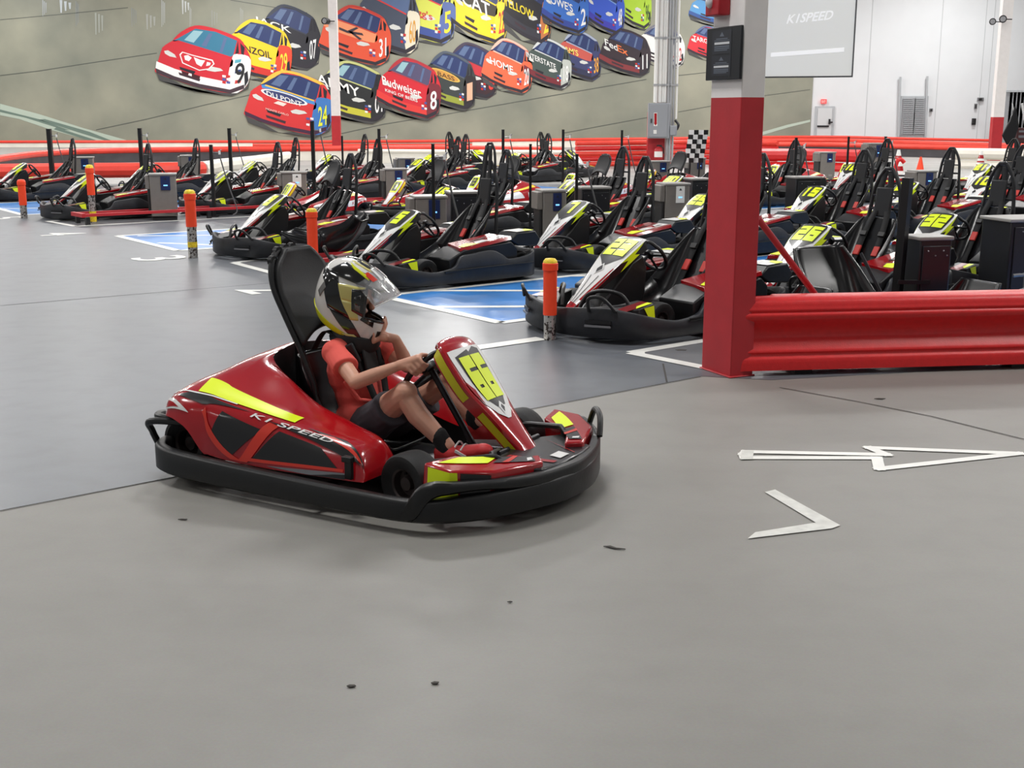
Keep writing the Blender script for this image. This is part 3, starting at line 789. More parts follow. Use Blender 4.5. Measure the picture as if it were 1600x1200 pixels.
for i, (px, num, lab) in enumerate(JUN):
    k = jbase if i == 0 else copy_tree(jbase, skip=('number',))
    if i:
        f = [c for c in k.children if c.name.startswith('front_fairing')][0]
        nb = MB(); put_digits(nb, fair_surface(FL66), num, .40, .62, .62, KBLK, .006); nb.build('number', f)
    k.scale = (.88,) * 3; k.location = kart_local(px[0], px[1], .48, .51, HP); k.rotation_euler = (0, 0, HP)
    tag(k, lab, 'kart', 'red karts parked deep in the pit'); karts.append(k)
# ================================================================== the driver (in the red kart's own axes)
boy = thing('person', 'child driver in coral shirt, dark shorts and striped helmet sitting in the red kart', 'person', O66, H66)
def remesh(o, vox, it=6, fac=.5):
    m = o.modifiers.new('one_skin', 'REMESH'); m.mode = 'VOXEL'; m.voxel_size = vox; m.use_smooth_shade = True
    s = o.modifiers.new('soft', 'SMOOTH'); s.iterations = it; s.factor = fac
    return o
V = Vector
PEL = V((-.06, 0, .215)); CHE = V((-.125, 0, .44)); NEC = V((-.115, 0, .615)); HEAD = V((-.118, 0, .795))
SH = {-1: V((-.115, -.145, .575)), 1: V((-.10, .145, .575))}
EL = {-1: V((.085, -.245, .475)), 1: V((.075, .165, .475))}
WR = {-1: V((.262, -.158, .555)), 1: V((.085, .060, .625))}
HIP = {-1: V((.0, -.085, .215)), 1: V((.0, .085, .215))}
KN = {-1: V((.285, -.15, .425)), 1: V((.30, .16, .43))}
AN = {-1: V((.50, -.125, .205)), 1: V((.51, .12, .255))}
FACE_YAW = R(31)                       # the head is turned to the kart's left
HM = Matrix.Translation(HEAD + V((0, 0, .03))) @ Matrix.Rotation(FACE_YAW - R(3), 4, 'Z') @ Matrix.Rotation(R(23), 4, 'Y') @ Matrix.Rotation(R(-3), 4, 'X') @ Matrix.Diagonal((1.04, 1.04, 1.04, 1))
HR = HM.to_3x3().normalized().to_4x4()
mb = MB()
mb.capsule(PEL + V((0, -.05, 0)), PEL + V((0, .05, 0)), .095, .095, SKIN); mb.capsule(PEL, CHE, .095, .105, SKIN); mb.ellip(CHE + V((0, 0, .03)), (.085, .135, .13), SKIN)
mb.capsule(CHE + V((0, 0, .1)), NEC, .06, .05, SKIN); mb.capsule(NEC, HEAD + V((0, 0, -.05)), .046, .05, SKIN)


def H_(x, y, z): return HM @ V((x, y, z))

mb.ellip(H_(-.005, 0, .015), (.092, .073, .105), SKIN, M=HR)
mb.ellip(H_(.045, 0, -.055), (.045, .05, .052), SKIN, M=HR)          # jaw
mb.capsule(H_(.085, 0, .02), H_(.105, 0, -.018), .009, .014, SKIN)                     # nose
mb.capsule(H_(.086, -.016, -.045), H_(.086, .016, -.045), .008, .008, SKIN)            # lips
for sg in (-1, 1):
    mb.ellip(H_(.0, sg * .074, .0), (.018, .012, .03), SKIN, M=HR)     # ears
    mb.capsule(SH[sg] + V((0, -sg * .08, .005)), SH[sg], .05, .047, SKIN); mb.capsule(SH[sg], EL[sg], .044, .034, SKIN)
    mb.capsule(EL[sg], EL[sg] * .6 + WR[sg] * .4, .034, .033, SKIN); mb.capsule(EL[sg] * .6 + WR[sg] * .4, WR[sg], .033, .022, SKIN)
    mb.capsule(HIP[sg], HIP[sg] * .5 + KN[sg] * .5, .085, .070, SKIN); mb.capsule(HIP[sg] * .5 + KN[sg] * .5, KN[sg], .070, .053, SKIN)
    mb.ellip(KN[sg] + V((.005, 0, .01)), (.055, .052, .052), SKIN)
    c = KN[sg] * .65 + AN[sg] * .35 + V((-.012, 0, -.012))
    mb.capsule(KN[sg], c, .050, .051, SKIN); mb.capsule(c, AN[sg], .051, .033, SKIN)
    toe = AN[sg] + V((.13, -.005 * sg, -.035)); mb.capsule(AN[sg] + V((-.02, 0, -.03)), toe, .032, .028, SKIN)

def chain(pts, r):
    for i in range(len(pts) - 1): mb.capsule(pts[i], pts[i + 1], r[i], r[i + 1], SKIN, n=10)
# right hand closed on the wheel rim: palm, four curled fingers, thumb
wc, wt = V((.315, 0, .525)), R(48)
WM = Matrix.Translation(wc) @ Matrix.Rotation(-wt, 4, 'Y')
def rimp(deg, r=.135): return WM @ V((r * math.cos(R(deg)), r * math.sin(R(deg)), 0))
ax = (WM.to_3x3() @ V((0, 0, 1))).normalized()           # towards the driver
gp = rimp(-72); rad = (gp - wc).normalized(); tang = (rimp(-62) - rimp(-82)).normalized()
palm = gp + ax * .018 + rad * .020 - tang * .0
mb.capsule(WR[-1], palm - rad * 0 + tang * .018, .024, .024, SKIN); mb.capsule(WR[-1], palm - tang * .022, .022, .022, SKIN); mb.capsule(palm + tang * .028, palm - tang * .028, .021, .019, SKIN)
for k, (off, ln, rr) in enumerate([(.034, 1.0, .0095), (.012, 1.08, .0098), (-.010, 1.0, .0094), (-.031, .82, .0083)]):
    kn = palm + tang * off + rad * .012 - ax * .004
    a = gp + tang * off + rad * .030 - ax * .016 * ln; b = gp + tang * off + rad * .006 - ax * .030 * ln; c = gp + tang * off - rad * .020 * ln - ax * .022; 
    chain([kn, a, b, c], [rr * 1.12, rr * 1.02, rr * .98, rr * .85])
th = palm + tang * .038 - rad * .012
chain([palm + tang * .024 - rad * .004, th + ax * .004 + tang * .010, gp + tang * .060 - rad * .020 + ax * .013], [.0135, .0115, .009])
# left hand at the chin bar
ch = H_(.165, -.028, -.125)
pl = WR[1] + (ch - WR[1]) * .55
mb.capsule(WR[1], pl, .022, .025, SKIN); fw = (HM.to_3x3() @ V((1, 0, 0))).normalized(); sd = (HM.to_3x3() @ V((0, 1, 0))).normalized(); upv = (HM.to_3x3() @ V((0, 0, 1))).normalized()
mb.capsule(pl - sd * .022, pl + sd * .022, .022, .02, SKIN)
for k, (off, up) in enumerate([(-.034, .052), (-.012, .060), (.010, .056), (.031, .042)]):
    k0 = pl + sd * off * .8 + fw * .012 + upv * .012
    a = H_(.188, off, -.128 + up * .45); b = H_(.190, off * .9, -.118 + up); c = H_(.176, off * .8, -.110 + up * 1.25)
    chain([k0, a, b, c], [.0112, .010, .0094, .008])
chain([pl - sd * .024 - fw * .006, H_(.172, -.060, -.150), H_(.158, -.072, -.110)], [.013, .0112, .0088])


body = mb.build('body', boy, smooth=180); remesh(body, .0042, 4, .45)
# T-shirt
mb = MB()
mb.capsule(PEL + V((-.005, -.055, .03)), PEL + V((-.005, .055, .03)), .105, .105, SHIRT); mb.capsule(PEL + V((0, 0, .03)), CHE, .108, .112, SHIRT)
mb.ellip(CHE + V((.0, 0, .03)), (.105, .15, .145), SHIRT); mb.ellip(CHE + V((.035, 0, -.08)), (.10, .13, .12), SHIRT); mb.capsule(CHE + V((0, -.06, .125)), CHE + V((0, .06, .125)), .075, .075, SHIRT)
mb.capsule(NEC + V((-.01, 0, -.05)), NEC + V((0, 0, -.015)), .075, .060, SHIRT)
for sg in (-1, 1):
    mb.capsule(SH[sg] + V((0, -sg * .08, 0)), SH[sg], .065, .060, SHIRT)
    e = SH[sg] * .46 + EL[sg] * .54
    d = (e - SH[sg]).normalized(); u = d.cross(V((0, 0, 1))).normalized(); w = d.cross(u)
    rings = []
    for k, (t, r) in enumerate([(0, .054), (.35, .056), (.7, .060), (.97, .063), (1.0, .060), (1.0, .040)]):
        cc = SH[sg] + (e - SH[sg]) * t + V((0, 0, -.004 * t))
        rings.append([cc + (u * math.cos(2 * math.pi * j / 18) + w * math.sin(2 * math.pi * j / 18)) * (r + .003 * math.sin(3 * 2 * math.pi * j / 18 + k)) for j in range(18)])
    mb.loft(rings, SHIRT)
for a, b, r in [((.02, -.10, .30), (-.05, .02, .27), .012), ((.0, -.12, .36), (.03, 0, .33), .010), ((-.07, -.15, .44), (-.02, -.12, .36), .012), ((-.15, -.13, .55), (-.09, -.19, .50), .010), ((-.02, -.10, .24), (-.10, -.12, .26), .012)]:
    mb.capsule(V(a) + V((.02, 0, 0)), V(b) + V((.02, 0, 0)), r, r, SHIRT, n=8)
sh = mb.build('t_shirt', boy, smooth=180); remesh(sh, .005, 3, .4)
# shorts
mb = MB()
mb.capsule(PEL + V((.0, -.055, -.005)), PEL + V((.0, .055, -.005)), .108, .108, SHORTS); mb.capsule(PEL + V((-.02, 0, -.02)), PEL + V((.0, 0, .05)), .11, .108, SHORTS)
for sg in (-1, 1):
    e = HIP[sg] * .30 + KN[sg] * .70; d = (e - HIP[sg]).normalized(); u = d.cross(V((0, 0, 1))).normalized(); w = d.cross(u)
    rings = []
    for k, (t, r) in enumerate([(-.1, .09), (.2, .096), (.5, .092), (.8, .088), (.97, .090), (1.0, .087), (1.0, .06)]):
        cc = HIP[sg] + (e - HIP[sg]) * t + V((0, 0, -.006 - .008 * t))
        rings.append([cc + (u * math.cos(2 * math.pi * j / 20) + w * math.sin(2 * math.pi * j / 20)) * (r + .004 * math.sin(4 * 2 * math.pi * j / 20 + k * 1.3)) for j in range(20)])
    mb.loft(rings, SHORTS)
so = mb.build('shorts', boy, smooth=180); remesh(so, .0055, 3, .4)
# socks and shoes
for sg in (-1, 1):
    mb = MB(); a = AN[sg]; k = (KN[sg] - a).normalized()
    mb.capsule(a + V((-.005, 0, -.02)), a + k * .065, .040, .0405, SOCK); mb.ellip(a + V((.02, 0, -.03)), (.05, .036, .035), SOCK)
    s_ = mb.build('sock', boy, smooth=180); remesh(s_, .005, 3, .4)
    mb = MB(); d = (V((.20, -.004, .012)) if sg < 0 else V((.17, -.01, -.02))); t = a + d
    up_ = V((0, 0, 1)); 
    mb.capsule(a + V((-.03, 0, -.045)), t + V((-.01, 0, -.004)), .041, .036, SHOERED); mb.ellip(t + V((-.012, 0, 0)), (.045, .040, .032), SHOERED); mb.capsule(a + V((-.028, 0, -.03)), a + V((.055, 0, -.032)), .043, .038, SHOERED)
    shoe = mb.build('shoe', boy, smooth=180); remesh(shoe, .005, 3, .4)
    mb = MB(); mb.capsule(a + V((-.035, 0, -.068)), t + V((.0, 0, -.032)), .034, .034, KWHITE, n=16)
    for i in range(len(mb.v)):
        pass
    so_ = mb.build('sole', shoe); so_.scale = (1, 1, 1)
    mb = MB()
    for j in range(3):
        q = a + d * (.28 + .16 * j) + V((0, 0, .022 - .010 * j)); mb.tube(cr([q + V((0, -.033, -.012)), q + V((.004, 0, .010)), q + V((0, .033, -.012))], 4), .004, KWHITE, n=6)
    mb.box(a + d * .45 + V((0, sg * .037, -.015)), (.06, .008, .012), KWHITE, ry=R(18)); mb.build('shoe_lace', shoe)
# neck brace
mb = MB()
pr = [(.070, -.055), (.108, -.050), (.118, -.015), (.105, .03), (.078, .038), (.066, .0)]
mb.lathe(pr + [pr[0]], PADBLK, 'Z', n=28, M=Matrix.Translation(NEC + V((.01, 0, .015))) @ Matrix.Rotation(R(12), 4, 'Y') @ Matrix.Diagonal((1.05, 1.0, 1, 1)))
mb.box(NEC + V((.105, -.02, -.07)), (.02, .10, .12), PADBLK, ry=R(-14), taper=.9)
mb.box(NEC + V((.07, -.115, -.05)), (.07, .02, .1), PADBLK, ry=R(-25), rz=R(20)); mb.box(NEC + V((-.08, 0, -.05)), (.03, .16, .06), PADBLK)
mb.build('neck_brace', boy, bevel=.008)
# ---- helmet
ROWS = [(-.172, -.02, .158, .072), (-.165, -.065, .172, .088), (-.135, -.108, .186, .104), (-.09, -.138, .188, .117), (-.045, -.152, .180, .124), (.0, -.158, .166, .127), (.045, -.158, .150, .126), (.085, -.148, .128, .118), (.118, -.125, .096, .100), (.142, -.088, .056, .070), (.153, -.040, .014, .032), (.155, -.016, -.012, .004)]
def helm_pt(az, v, k=1.0):
    z, xb, xf, w = crv(ROWS, v); c = (xb + xf) / 2; a = (xf - xb) / 2
    ca, sa = math.cos(az), math.sin(az); e = .86
    x = math.copysign(abs(ca) ** e, ca) * a; y = math.copysign(abs(sa) ** e, sa) * w
    tilt = .0
    return HM @ V(((c + x * k), y * k, z * (k if z > 0 else 1) + tilt))
NA, NV = 72, 44
PA, PV0, PV1 = 13, 15, 27            # eye port: half width in columns, first and last row
vs = []; fs = []
for i in range(NA):
    for j in range(NV + 1): vs.append(helm_pt(2 * math.pi * i / NA, j / NV))
for i in range(NA):
    ic = min(i + .5, NA - i - .5); i2 = (i + 1) % NA
    for j in range(NV):
        cut = 1 if (ic < PA and PV0 <= j < PV1) else 0
        if not cut: fs.append((i * (NV + 1) + j, i2 * (NV + 1) + j, i2 * (NV + 1) + j + 1, i * (NV + 1) + j + 1))
mb = MB(); mb.add(vs, fs, HWHITE)
S = lambda a, v: helm_pt(a, v)
def HD(q, m, o=.0022, nu=16, nv=6, mirror=True):
    for sg in ((-1, 1) if mirror else (-1,)):
        mb.patch(S, [(sg * R(a), v) for a, v in q], m, nu, nv, o * (-sg) * -1 if False else o * (1 if sg > 0 else -1) * HSIGN)
p0 = helm_pt(1.2, .5); n0 = off_pt(S, 1.2, .5, .01); HSIGN = 1 if (n0 - HM.translation).length > (p0 - HM.translation).length else -1
def HD(q, m, o=.0022, nu=16, nv=6, mirror=True):
    for sg in ((-1, 1) if mirror else (-1,)):
        mb.patch(S, [(sg * R(a), v) for a, v in q], m, nu, nv, o * HSIGN)
HD([(66, .60), (138, .60), (120, .78), (50, .72)], HBLK)                       # broad black swoop on the side
HD([(112, .60), (150, .62), (118, .30), (84, .28)], HBLK)
HD([(84, .28), (118, .32), (84, .13), (52, .10)], HBLK)
HD([(52, .10), (84, .15), (40, .045), (20, .05)], HBLK)
HD([(56, .70), (110, .80), (92, .73), (62, .67)], HYEL, .004)
HD([(67, .60), (108, .54), (98, .42), (78, .44)], HCRM, .003); HD([(80, .44), (98, .42), (84, .28), (72, .30)], HCRM, .003)
HD([(178, .20), (178, .30), (150, .24), (150, .13)], HYEL, .003); HD([(150, .24), (150, .13), (96, .05), (90, .13)], HYEL, .003)
HD([(76, .16), (96, .12), (60, .05), (44, .08)], HCRM, .004); HD([(58, .12), (72, .10), (52, .07), (44, .09)], HYEL, .006, 8, 4)
HD([(140, .55), (174, .70), (176, .675), (142, .51)], HBLK); HD([(128, .46), (136, .50), (146, .40), (138, .36)], HGREY, .004)
HD([(30, .86), (120, .93), (130, .90), (36, .80)], HBLK); HD([(20, .93), (90, .97), (110, .95), (24, .88)], HCRM)
HD([(40, .80), (120, .865), (122, .84), (44, .77)], HCRM)
HD([(44, .28), (70, .31), (68, .335), (44, .33)], HBLK); HD([(16, .10), (44, .16), (40, .22), (14, .16)], HBLK)
HD([(66, .34), (84, .36), (88, .54), (66, .585)], HBLK, .004)
HD([(72, .38), (80, .39), (83, .48), (74, .52)], HGREY, .0055, 6, 4)
HD([(0, .20), (30, .20), (30, .26), (0, .26)], HBLK)
helmet = mb.build('helmet', boy, smooth=60)
md = helmet.modifiers.new('shell', 'SOLIDIFY'); md.thickness = .008; md.offset = -1 if HSIGN > 0 else 1
md.offset = 0
# dark port trim and inner padding
mb = MB(); rim = []
def hp(i, j): return helm_pt(2 * math.pi * i / NA, j / NV)
rim = [hp(i, PV0) for i in range(-PA, PA + 1)] + [hp(PA, j) for j in range(PV0 + 1, PV1)] + [hp(i, PV1) for i in range(PA, -PA - 1, -1)] + [hp(-PA, j) for j in range(PV1 - 1, PV0, -1)]
mb.tube(rim, .0075, HBLK, n=8, closed=True)
mb.build('port_trim', helmet)
mb = MB(); pts = []
fs = []; vs = []
for i in range(NA):
    for j in range(NV - 6): vs.append(HM @ V([c * s for c, s in zip((HM.inverted() @ helm_pt(2 * math.pi * i / NA, (j + 2) / NV)), (.93, .90, .95))]))
w = NV - 6
for i in range(NA):
    ic = min(i + .5, NA - i - .5); i2 = (i + 1) % NA
    for j in range(w - 1):
        if not (ic < PA - 1 and PV0 - 1 <= j + 2 < PV1 + 1): fs.append((i * w + j, i2 * w + j, i2 * w + j + 1, i * w + j + 1))
mb.add(vs, fs, HBLK); mb.build('padding', helmet, smooth=80)
# side pivot plate
mb = MB()
for sg in (-1, 1):
    c = helm_pt(sg * R(74), .47); c2 = helm_pt(sg * R(74), .47, 1.0)
    M = Matrix.Translation(c) @ Matrix.Rotation(math.atan2((c - HM.translation).y, (c - HM.translation).x), 4, 'Z')
    mb = MB(); mb.lathe([(.001, .010), (.022, .009), (.028, .003), (.028, -.006)], HBLK, 'X', n=20, M=M); mb.build('visor_pivot', helmet)
# raised clear visor: the port's own curve swung up about the side pivots
mb = MB()
PIV = HM @ Matrix.Translation((.015, 0, .01)) @ Matrix.Rotation(R(-47), 4, 'Y') @ Matrix.Translation((-.015, 0, -.01)) @ HM.inverted()
def VS(a, b):
    az = R(-72 + 144 * a); v = (PV0 - 1.5 + (PV1 - PV0 + 3) * b) / NV
    p = HM.inverted() @ helm_pt(az, v); return PIV @ (HM @ V((p.x * 1.055 + .004, p.y * 1.06, p.z)))
mb.grid(VS, 28, 10, VISOR)
vis = mb.build('visor', helmet, solid=.0028, smooth=80)
mb = MB()
mb.tube([VS(i / 28, 0) for i in range(29)], .0026, KWHITE, n=6)
for a0 in (.30, .47, .62): mb.patch(VS, [(a0, .55), (a0 + .05, .55), (a0 + .07, .95), (a0 + .02, .95)], KWHITE, 3, 3, .004 * 1)  # white streaks painted on as reflections in the clear visor
mb.patch(VS, [(.18, .6), (.26, .6), (.24, .9), (.16, .9)], KORG, 3, 3, .004)
mb.build('visor_edge', helmet)
# roof vent and rear spoiler
mb = MB()
mb.ellip(H_(-.02, 0, .148), (.07, .035, .016), HBLK, M=HR)
mb.build('vent', helmet)

# ================================================================== the hall
def floor_mat(name, c1, c2, rough, rv, stain, scale):
    m = bpy.data.materials.new(name); m.use_nodes = True; nt = m.node_tree; b = nt.nodes['Principled BSDF']; L = nt.links.new
    tc = nt.nodes.new('ShaderNodeTexCoord')
    n1 = nt.nodes.new('ShaderNodeTexNoise'); n1.inputs['Scale'].default_value = scale; n1.inputs['Detail'].default_value = 8; n1.inputs['Roughness'].default_value = .6
    n2 = nt.nodes.new('ShaderNodeTexNoise'); n2.inputs['Scale'].default_value = scale * 14; n2.inputs['Detail'].default_value = 6
    n3 = nt.nodes.new('ShaderNodeTexNoise'); n3.inputs['Scale'].default_value = 120; n3.inputs['Detail'].default_value = 4
    mp = nt.nodes.new('ShaderNodeMapping'); mp.inputs['Rotation'].default_value = (0, 0, R(38)); mp.inputs['Scale'].default_value = (.35, 1.6, 1)
    L(tc.outputs['Object'], mp.inputs['Vector']); L(mp.outputs['Vector'], n1.inputs['Vector']); L(tc.outputs['Object'], n2.inputs['Vector']); L(tc.outputs['Object'], n3.inputs['Vector'])
    r = nt.nodes.new('ShaderNodeValToRGB'); r.color_ramp.elements[0].position = .32; r.color_ramp.elements[1].position = .68
    r.color_ramp.elements[0].color = lin(c1) + (1,); r.color_ramp.elements[1].color = lin(c2) + (1,)
    L(n1.outputs['Fac'], r.inputs['Fac'])
    r2 = nt.nodes.new('ShaderNodeValToRGB'); r2.color_ramp.elements[0].position = .30; r2.color_ramp.elements[1].position = .55
    r2.color_ramp.elements[0].color = (1 - stain,) * 3 + (1,); r2.color_ramp.elements[1].color = (1, 1, 1, 1)
    L(n2.outputs['Fac'], r2.inputs['Fac'])
    mx = nt.nodes.new('ShaderNodeMix'); mx.data_type = 'RGBA'; mx.blend_type = 'MULTIPLY'; mx.inputs['Factor'].default_value = 1
    L(r.outputs['Color'], mx.inputs['A']); L(r2.outputs['Color'], mx.inputs['B'])
    mx2 = nt.nodes.new('ShaderNodeMix'); mx2.data_type = 'RGBA'; mx2.blend_type = 'OVERLAY'; mx2.inputs['Factor'].default_value = .12
    L(mx.outputs['Result'], mx2.inputs['A']); L(n3.outputs['Color'], mx2.inputs['B'])
    L(mx2.outputs['Result'], b.inputs['Base Color'])
    mr = nt.nodes.new('ShaderNodeMapRange'); mr.inputs['To Min'].default_value = rough - rv; mr.inputs['To Max'].default_value = rough + rv
    L(n1.outputs['Fac'], mr.inputs['Value']); L(mr.outputs['Result'], b.inputs['Roughness'])
    bp = nt.nodes.new('ShaderNodeBump'); bp.inputs['Strength'].default_value = .12; bp.inputs['Distance'].default_value = .003
    L(n2.outputs['Fac'], bp.inputs['Height']); L(bp.outputs['Normal'], b.inputs['Normal'])
    return m
CONC = floor_mat('worn_concrete', (127, 125, 120), (141, 139, 134), .52, .08, .05, .45)
PITF = floor_mat('grey_pit_paint', (94, 98, 104), (112, 116, 122), .36, .05, .14, .35)
TRACKF = floor_mat('track_concrete', (140, 139, 137), (170, 168, 165), .5, .08, .15, .5)
BLUE = mat('blue_floor_paint', (58, 128, 200), .28, noise=.28, nscale=1.6)
FWHITE = mat('white_floor_paint', (228, 228, 222), .4, noise=.06, nscale=9)
FWORN = mat('worn_tape', (206, 206, 200), .5, noise=.14, nscale=16)
ISLE = mat('island_floor', (92, 93, 96), .5, noise=.2, nscale=3)
CRACK = mat('floor_joint', (62, 60, 58), .9)
WALLW = mat('white_panel_wall', (222, 225, 228), .55, noise=.02, nscale=1)
CEILM = mat('white_ceiling', (225, 225, 225), .8)
YW = 64.0
mb = MB(); mb.poly([(-60, -12, 0), (60, -12, 0), (60, YW + 2, 0), (-60, YW + 2, 0)], CONC); struct(mb.build('floor', flat=True), 'grey concrete floor of the hall')
def flat_poly(mb, pts, m, h):
    mb.poly([(p[0], p[1], h) for p in pts], m)
def gp2(pts): return [G(x, y) for x, y in pts]
mb = MB()
e0, e1 = G(0, 798), G(1095, 588); d = (e1 - e0); e00 = e0 - d * 3
flat_poly(mb, [e00, e1, G(1205, 594), G(1600, 572), (40, 15, 0), (40, 30, 0), (-60, 30, 0), (-60, e00.y, 0)], PITF, .002)
struct(mb.build('floor_1', flat=True), 'dark grey painted floor of the kart pit')
mb = MB(); flat_poly(mb, [(-60, 29.5, 0), (60, 29.5, 0), (60, YW, 0), (-60, YW, 0)], TRACKF, .003); struct(mb.build('floor_2', flat=True), 'pale track floor beyond the pit')
_fm = [0]
def marking(label, mb):
    _fm[0] += 1
    return struct(mb.build('trim_%d' % _fm[0], flat=True), label)
def stroke(mb, a, b, w, m, h):
    a, b = Vector((a[0], a[1], 0)), Vector((b[0], b[1], 0)); t = (b - a).normalized(); n = Vector((-t.y, t.x, 0)) * w / 2
    mb.poly([(a + n + Vector((0, 0, h))), (b + n + Vector((0, 0, h))), (b - n + Vector((0, 0, h))), (a - n + Vector((0, 0, h)))], m)
UV_ = Vector((math.cos(HP), math.sin(HP), 0)); LV = Vector((-UV_.y, UV_.x, 0))    # along the lanes / across
# blue charging bays with white borders
def bay(tip, far, near, end, cross, label, blue=BLUE):
    mb = MB(); a, b, c = G(*tip), G(*near), G(*far)
    back = -UV_ * end
    flat_poly(mb, [a, b, b + back, a + back], blue, .004)
    stroke(mb, a, b, .11, FWHITE, .0055); stroke(mb, a, a + back, .10, FWHITE, .0055); stroke(mb, b, b + back, .10, FWHITE, .0055)
    for p, q in cross: stroke(mb, p, q, .10, FWHITE, .0060)
    marking(label, mb)
def along(p, t): return p - UV_ * t
a, b = G(594, 463), G(782, 505)
cr1 = []
for k in range(5):
    p = a + (b - a) * .60 + (-UV_) * (1.55 * k) if k else a + (b - a) * .55
cr1 = [(a + (b - a) * .45, a + (b - a) * .45 + Vector((1.65, .05, 0))), (along(a, .55), along(a, .55) + Vector((2.6, 0, 0))), (along(a, 2.3), along(a, 2.3) + Vector((2.6, 0, 0))), (along(a, 4.0), along(a, 4.0) + Vector((2.6, 0, 0))), (along(a, 5.8), along(a, 5.8) + Vector((2.6, 0, 0)))]
bay((594, 463), (876, 426), (782, 505), 11.5, cr1, 'blue charging bay with white borders between kart 5 and the nearest bollard')
a2 = G(184, 369)
bay((184, 369), (341, 362), (278, 392), 12, [(G(247, 380), G(345, 384)), (G(215, 369), G(341, 368))], 'blue charging bay beside the tall orange bollard on the left')
bay((-30, 319), (75, 316), (36, 336), 12, [(G(0, 327), G(80, 325))], 'blue charging bay at the far left below the parked kart')
mb = MB(); a, b = G(1260, 590), G(1330, 600)
flat_poly(mb, [(2.2, 8.05, 0), (2.0, 8.6, 0), (9, 14.0, 0), (9.5, 9.5, 0)], BLUE, .004); stroke(mb, (2.2, 8.12), (9.5, 9.6), .1, FWHITE, .0055); marking('blue floor strip under the near red barrier', mb)
# island outlines
def island(tip, up, lo, label, ext=9):
    mb = MB(); t, u, l = G(*tip), G(*up), G(*lo)
    du = (u - t).normalized(); dl = (l - t).normalized()
    flat_poly(mb, [t, l, l - UV_ * ext, t + du * (ext + 1)], ISLE, .0045)
    stroke(mb, t, t + du * ext, .10, FWHITE, .006); stroke(mb, t, l, .10, FWHITE, .006); stroke(mb, l, l - UV_ * ext, .10, FWHITE, .006)
    mb.poly([t + Vector((0, 0, .0061)), t + du * .14 + Vector((0, 0, .0061)), t + dl * .14 + Vector((0, 0, .0061))], FWHITE)
    marking(label, mb)
island((985, 552), (1095, 534), (1120, 579), 'white outlined charger island pointing out beside the red post base')
island((365, 411), (428, 404), (436, 430), 'white outlined charger island behind the driver headrest')
island((74, 346), (200, 340), (118, 354), 'white outlined charger island under the long red floor rail', 10)
# lane numbers
def lane_number(n, px, ln, label):
    mb = MB(); c = G(*px); up = -UV_; rt = Vector((up.y, -up.x, 0))
    vs, fs = text_geo(n); mb.add([c + up * (y - .5) * ln + rt * (x - .5) * ln * (.22 if n == '1' else .62) + Vector((0, 0, .006)) for x, y in vs], fs, FWHITE); marking(label, mb)
lane_number('1', (795, 537), .62, 'white painted lane number 1 on the dark floor')
lane_number('2', (426, 453), .62, 'white painted lane number 2 on the dark floor')
lane_number('3', (250, 404), .62, 'white painted lane number 3 on the dark floor')
lane_number('4', (96, 366), .62, 'white painted lane number 4 on the dark floor')
lane_number('5', (8, 341), .62, 'white painted lane number 5 on the dark floor')
# tape arrow and chevron on the concrete
def tape(polyl, label, m, w, closed=True):
    mb = MB(); P = gp2(polyl); n = len(P)
    C = sum(P, Vector()) / n
    outer = P; 
    for i in range(n if closed else n - 1):
        a, b = P[i], P[(i + 1) % n]; t = (b - a).normalized(); stroke(mb, a - t * w * .45, b + t * w * .45, w, m, .004 + .00015 * i)
    marking(label, mb)
tape([(1162, 711), (1164, 716), (1370, 716.5), (1374, 733.5), (1592, 709.5), (1358, 700.5), (1385, 711.5), (1166, 707)], 'long white outlined arrow taped on the concrete', FWHITE, .055)
mb = MB(); P = gp2([(1159, 705), (1178, 705.5), (1176, 719), (1157, 719.5)]); flat_poly(mb, P, FWORN, .0055); marking('short tape patch at the tail of the long arrow', mb)
mb = MB(); P = gp2([(1195, 770), (1211, 766), (1313, 822), (1280, 821)]); flat_poly(mb, P, FWORN, .004); P = gp2([(1168, 843), (1180, 833), (1280, 817), (1313, 822), (1300, 827)]); flat_poly(mb, P, FWORN, .0043); marking('white tape chevron below the long arrow', mb)
# joints
def joint(pts, label, w=.008):
    mb = MB(); P = gp2(pts)
    for i in range(len(P) - 1): stroke(mb, P[i], P[i + 1], w, CRACK, .0035)
    marking(label, mb)
joint([(1218, 606), (1340, 628), (1455, 651), (1600, 687)], 'thin joint line across the concrete right of the red post', .010)
joint([(0, 478), (420, 443)], 'thin joint across the pit floor', .012); joint([(1036, 569), (1042, 598)], 'short joint before the red post', .012)
joint([(0, 799), (500, 702)], 'edge of the pit paint on the left', .008); joint([(760, 653), (1095, 589)], 'edge of the pit paint on the right', .008)
# scraps on the floor
DEB = mat('dark_scrap', (58, 54, 50), .8)
def scrap(px, pts, label):
    mb = MB(); c = G(*px); P = [c + Vector((x, y, 0)) * .7 for x, y in pts]
    mb.prism([(p.x, p.y) for p in P], DEB, lambda p: (p[0], p[1], .003), lambda p: (p[0], p[1], .0055))
    tag(mb.build('floor_scrap', flat=True), label, 'debris', 'dark scraps on the concrete')
scrap((960, 857), [(-.06, .02), (-.02, .028), (.01, -.005), (.055, -.02), (.06, -.028), (.0, -.02), (-.03, .004)], 'curved dark rubber scrap on the concrete right of the red kart')
scrap((549, 1074), [(-.02, 0), (-.01, .012), (.012, .011), (.02, 0), (.0, -.01)], 'small dark scrap low on the concrete, left of its twin')
scrap((680, 1069), [(-.018, 0), (-.004, .012), (.016, .008), (.012, -.008), (-.01, -.009)], 'small dark scrap low on the concrete, right of its twin')
scrap((286, 813), [(-.03, 0), (-.01, .01), (.025, .006), (.02, -.008)], 'dark scrap beside the rear of the red kart')
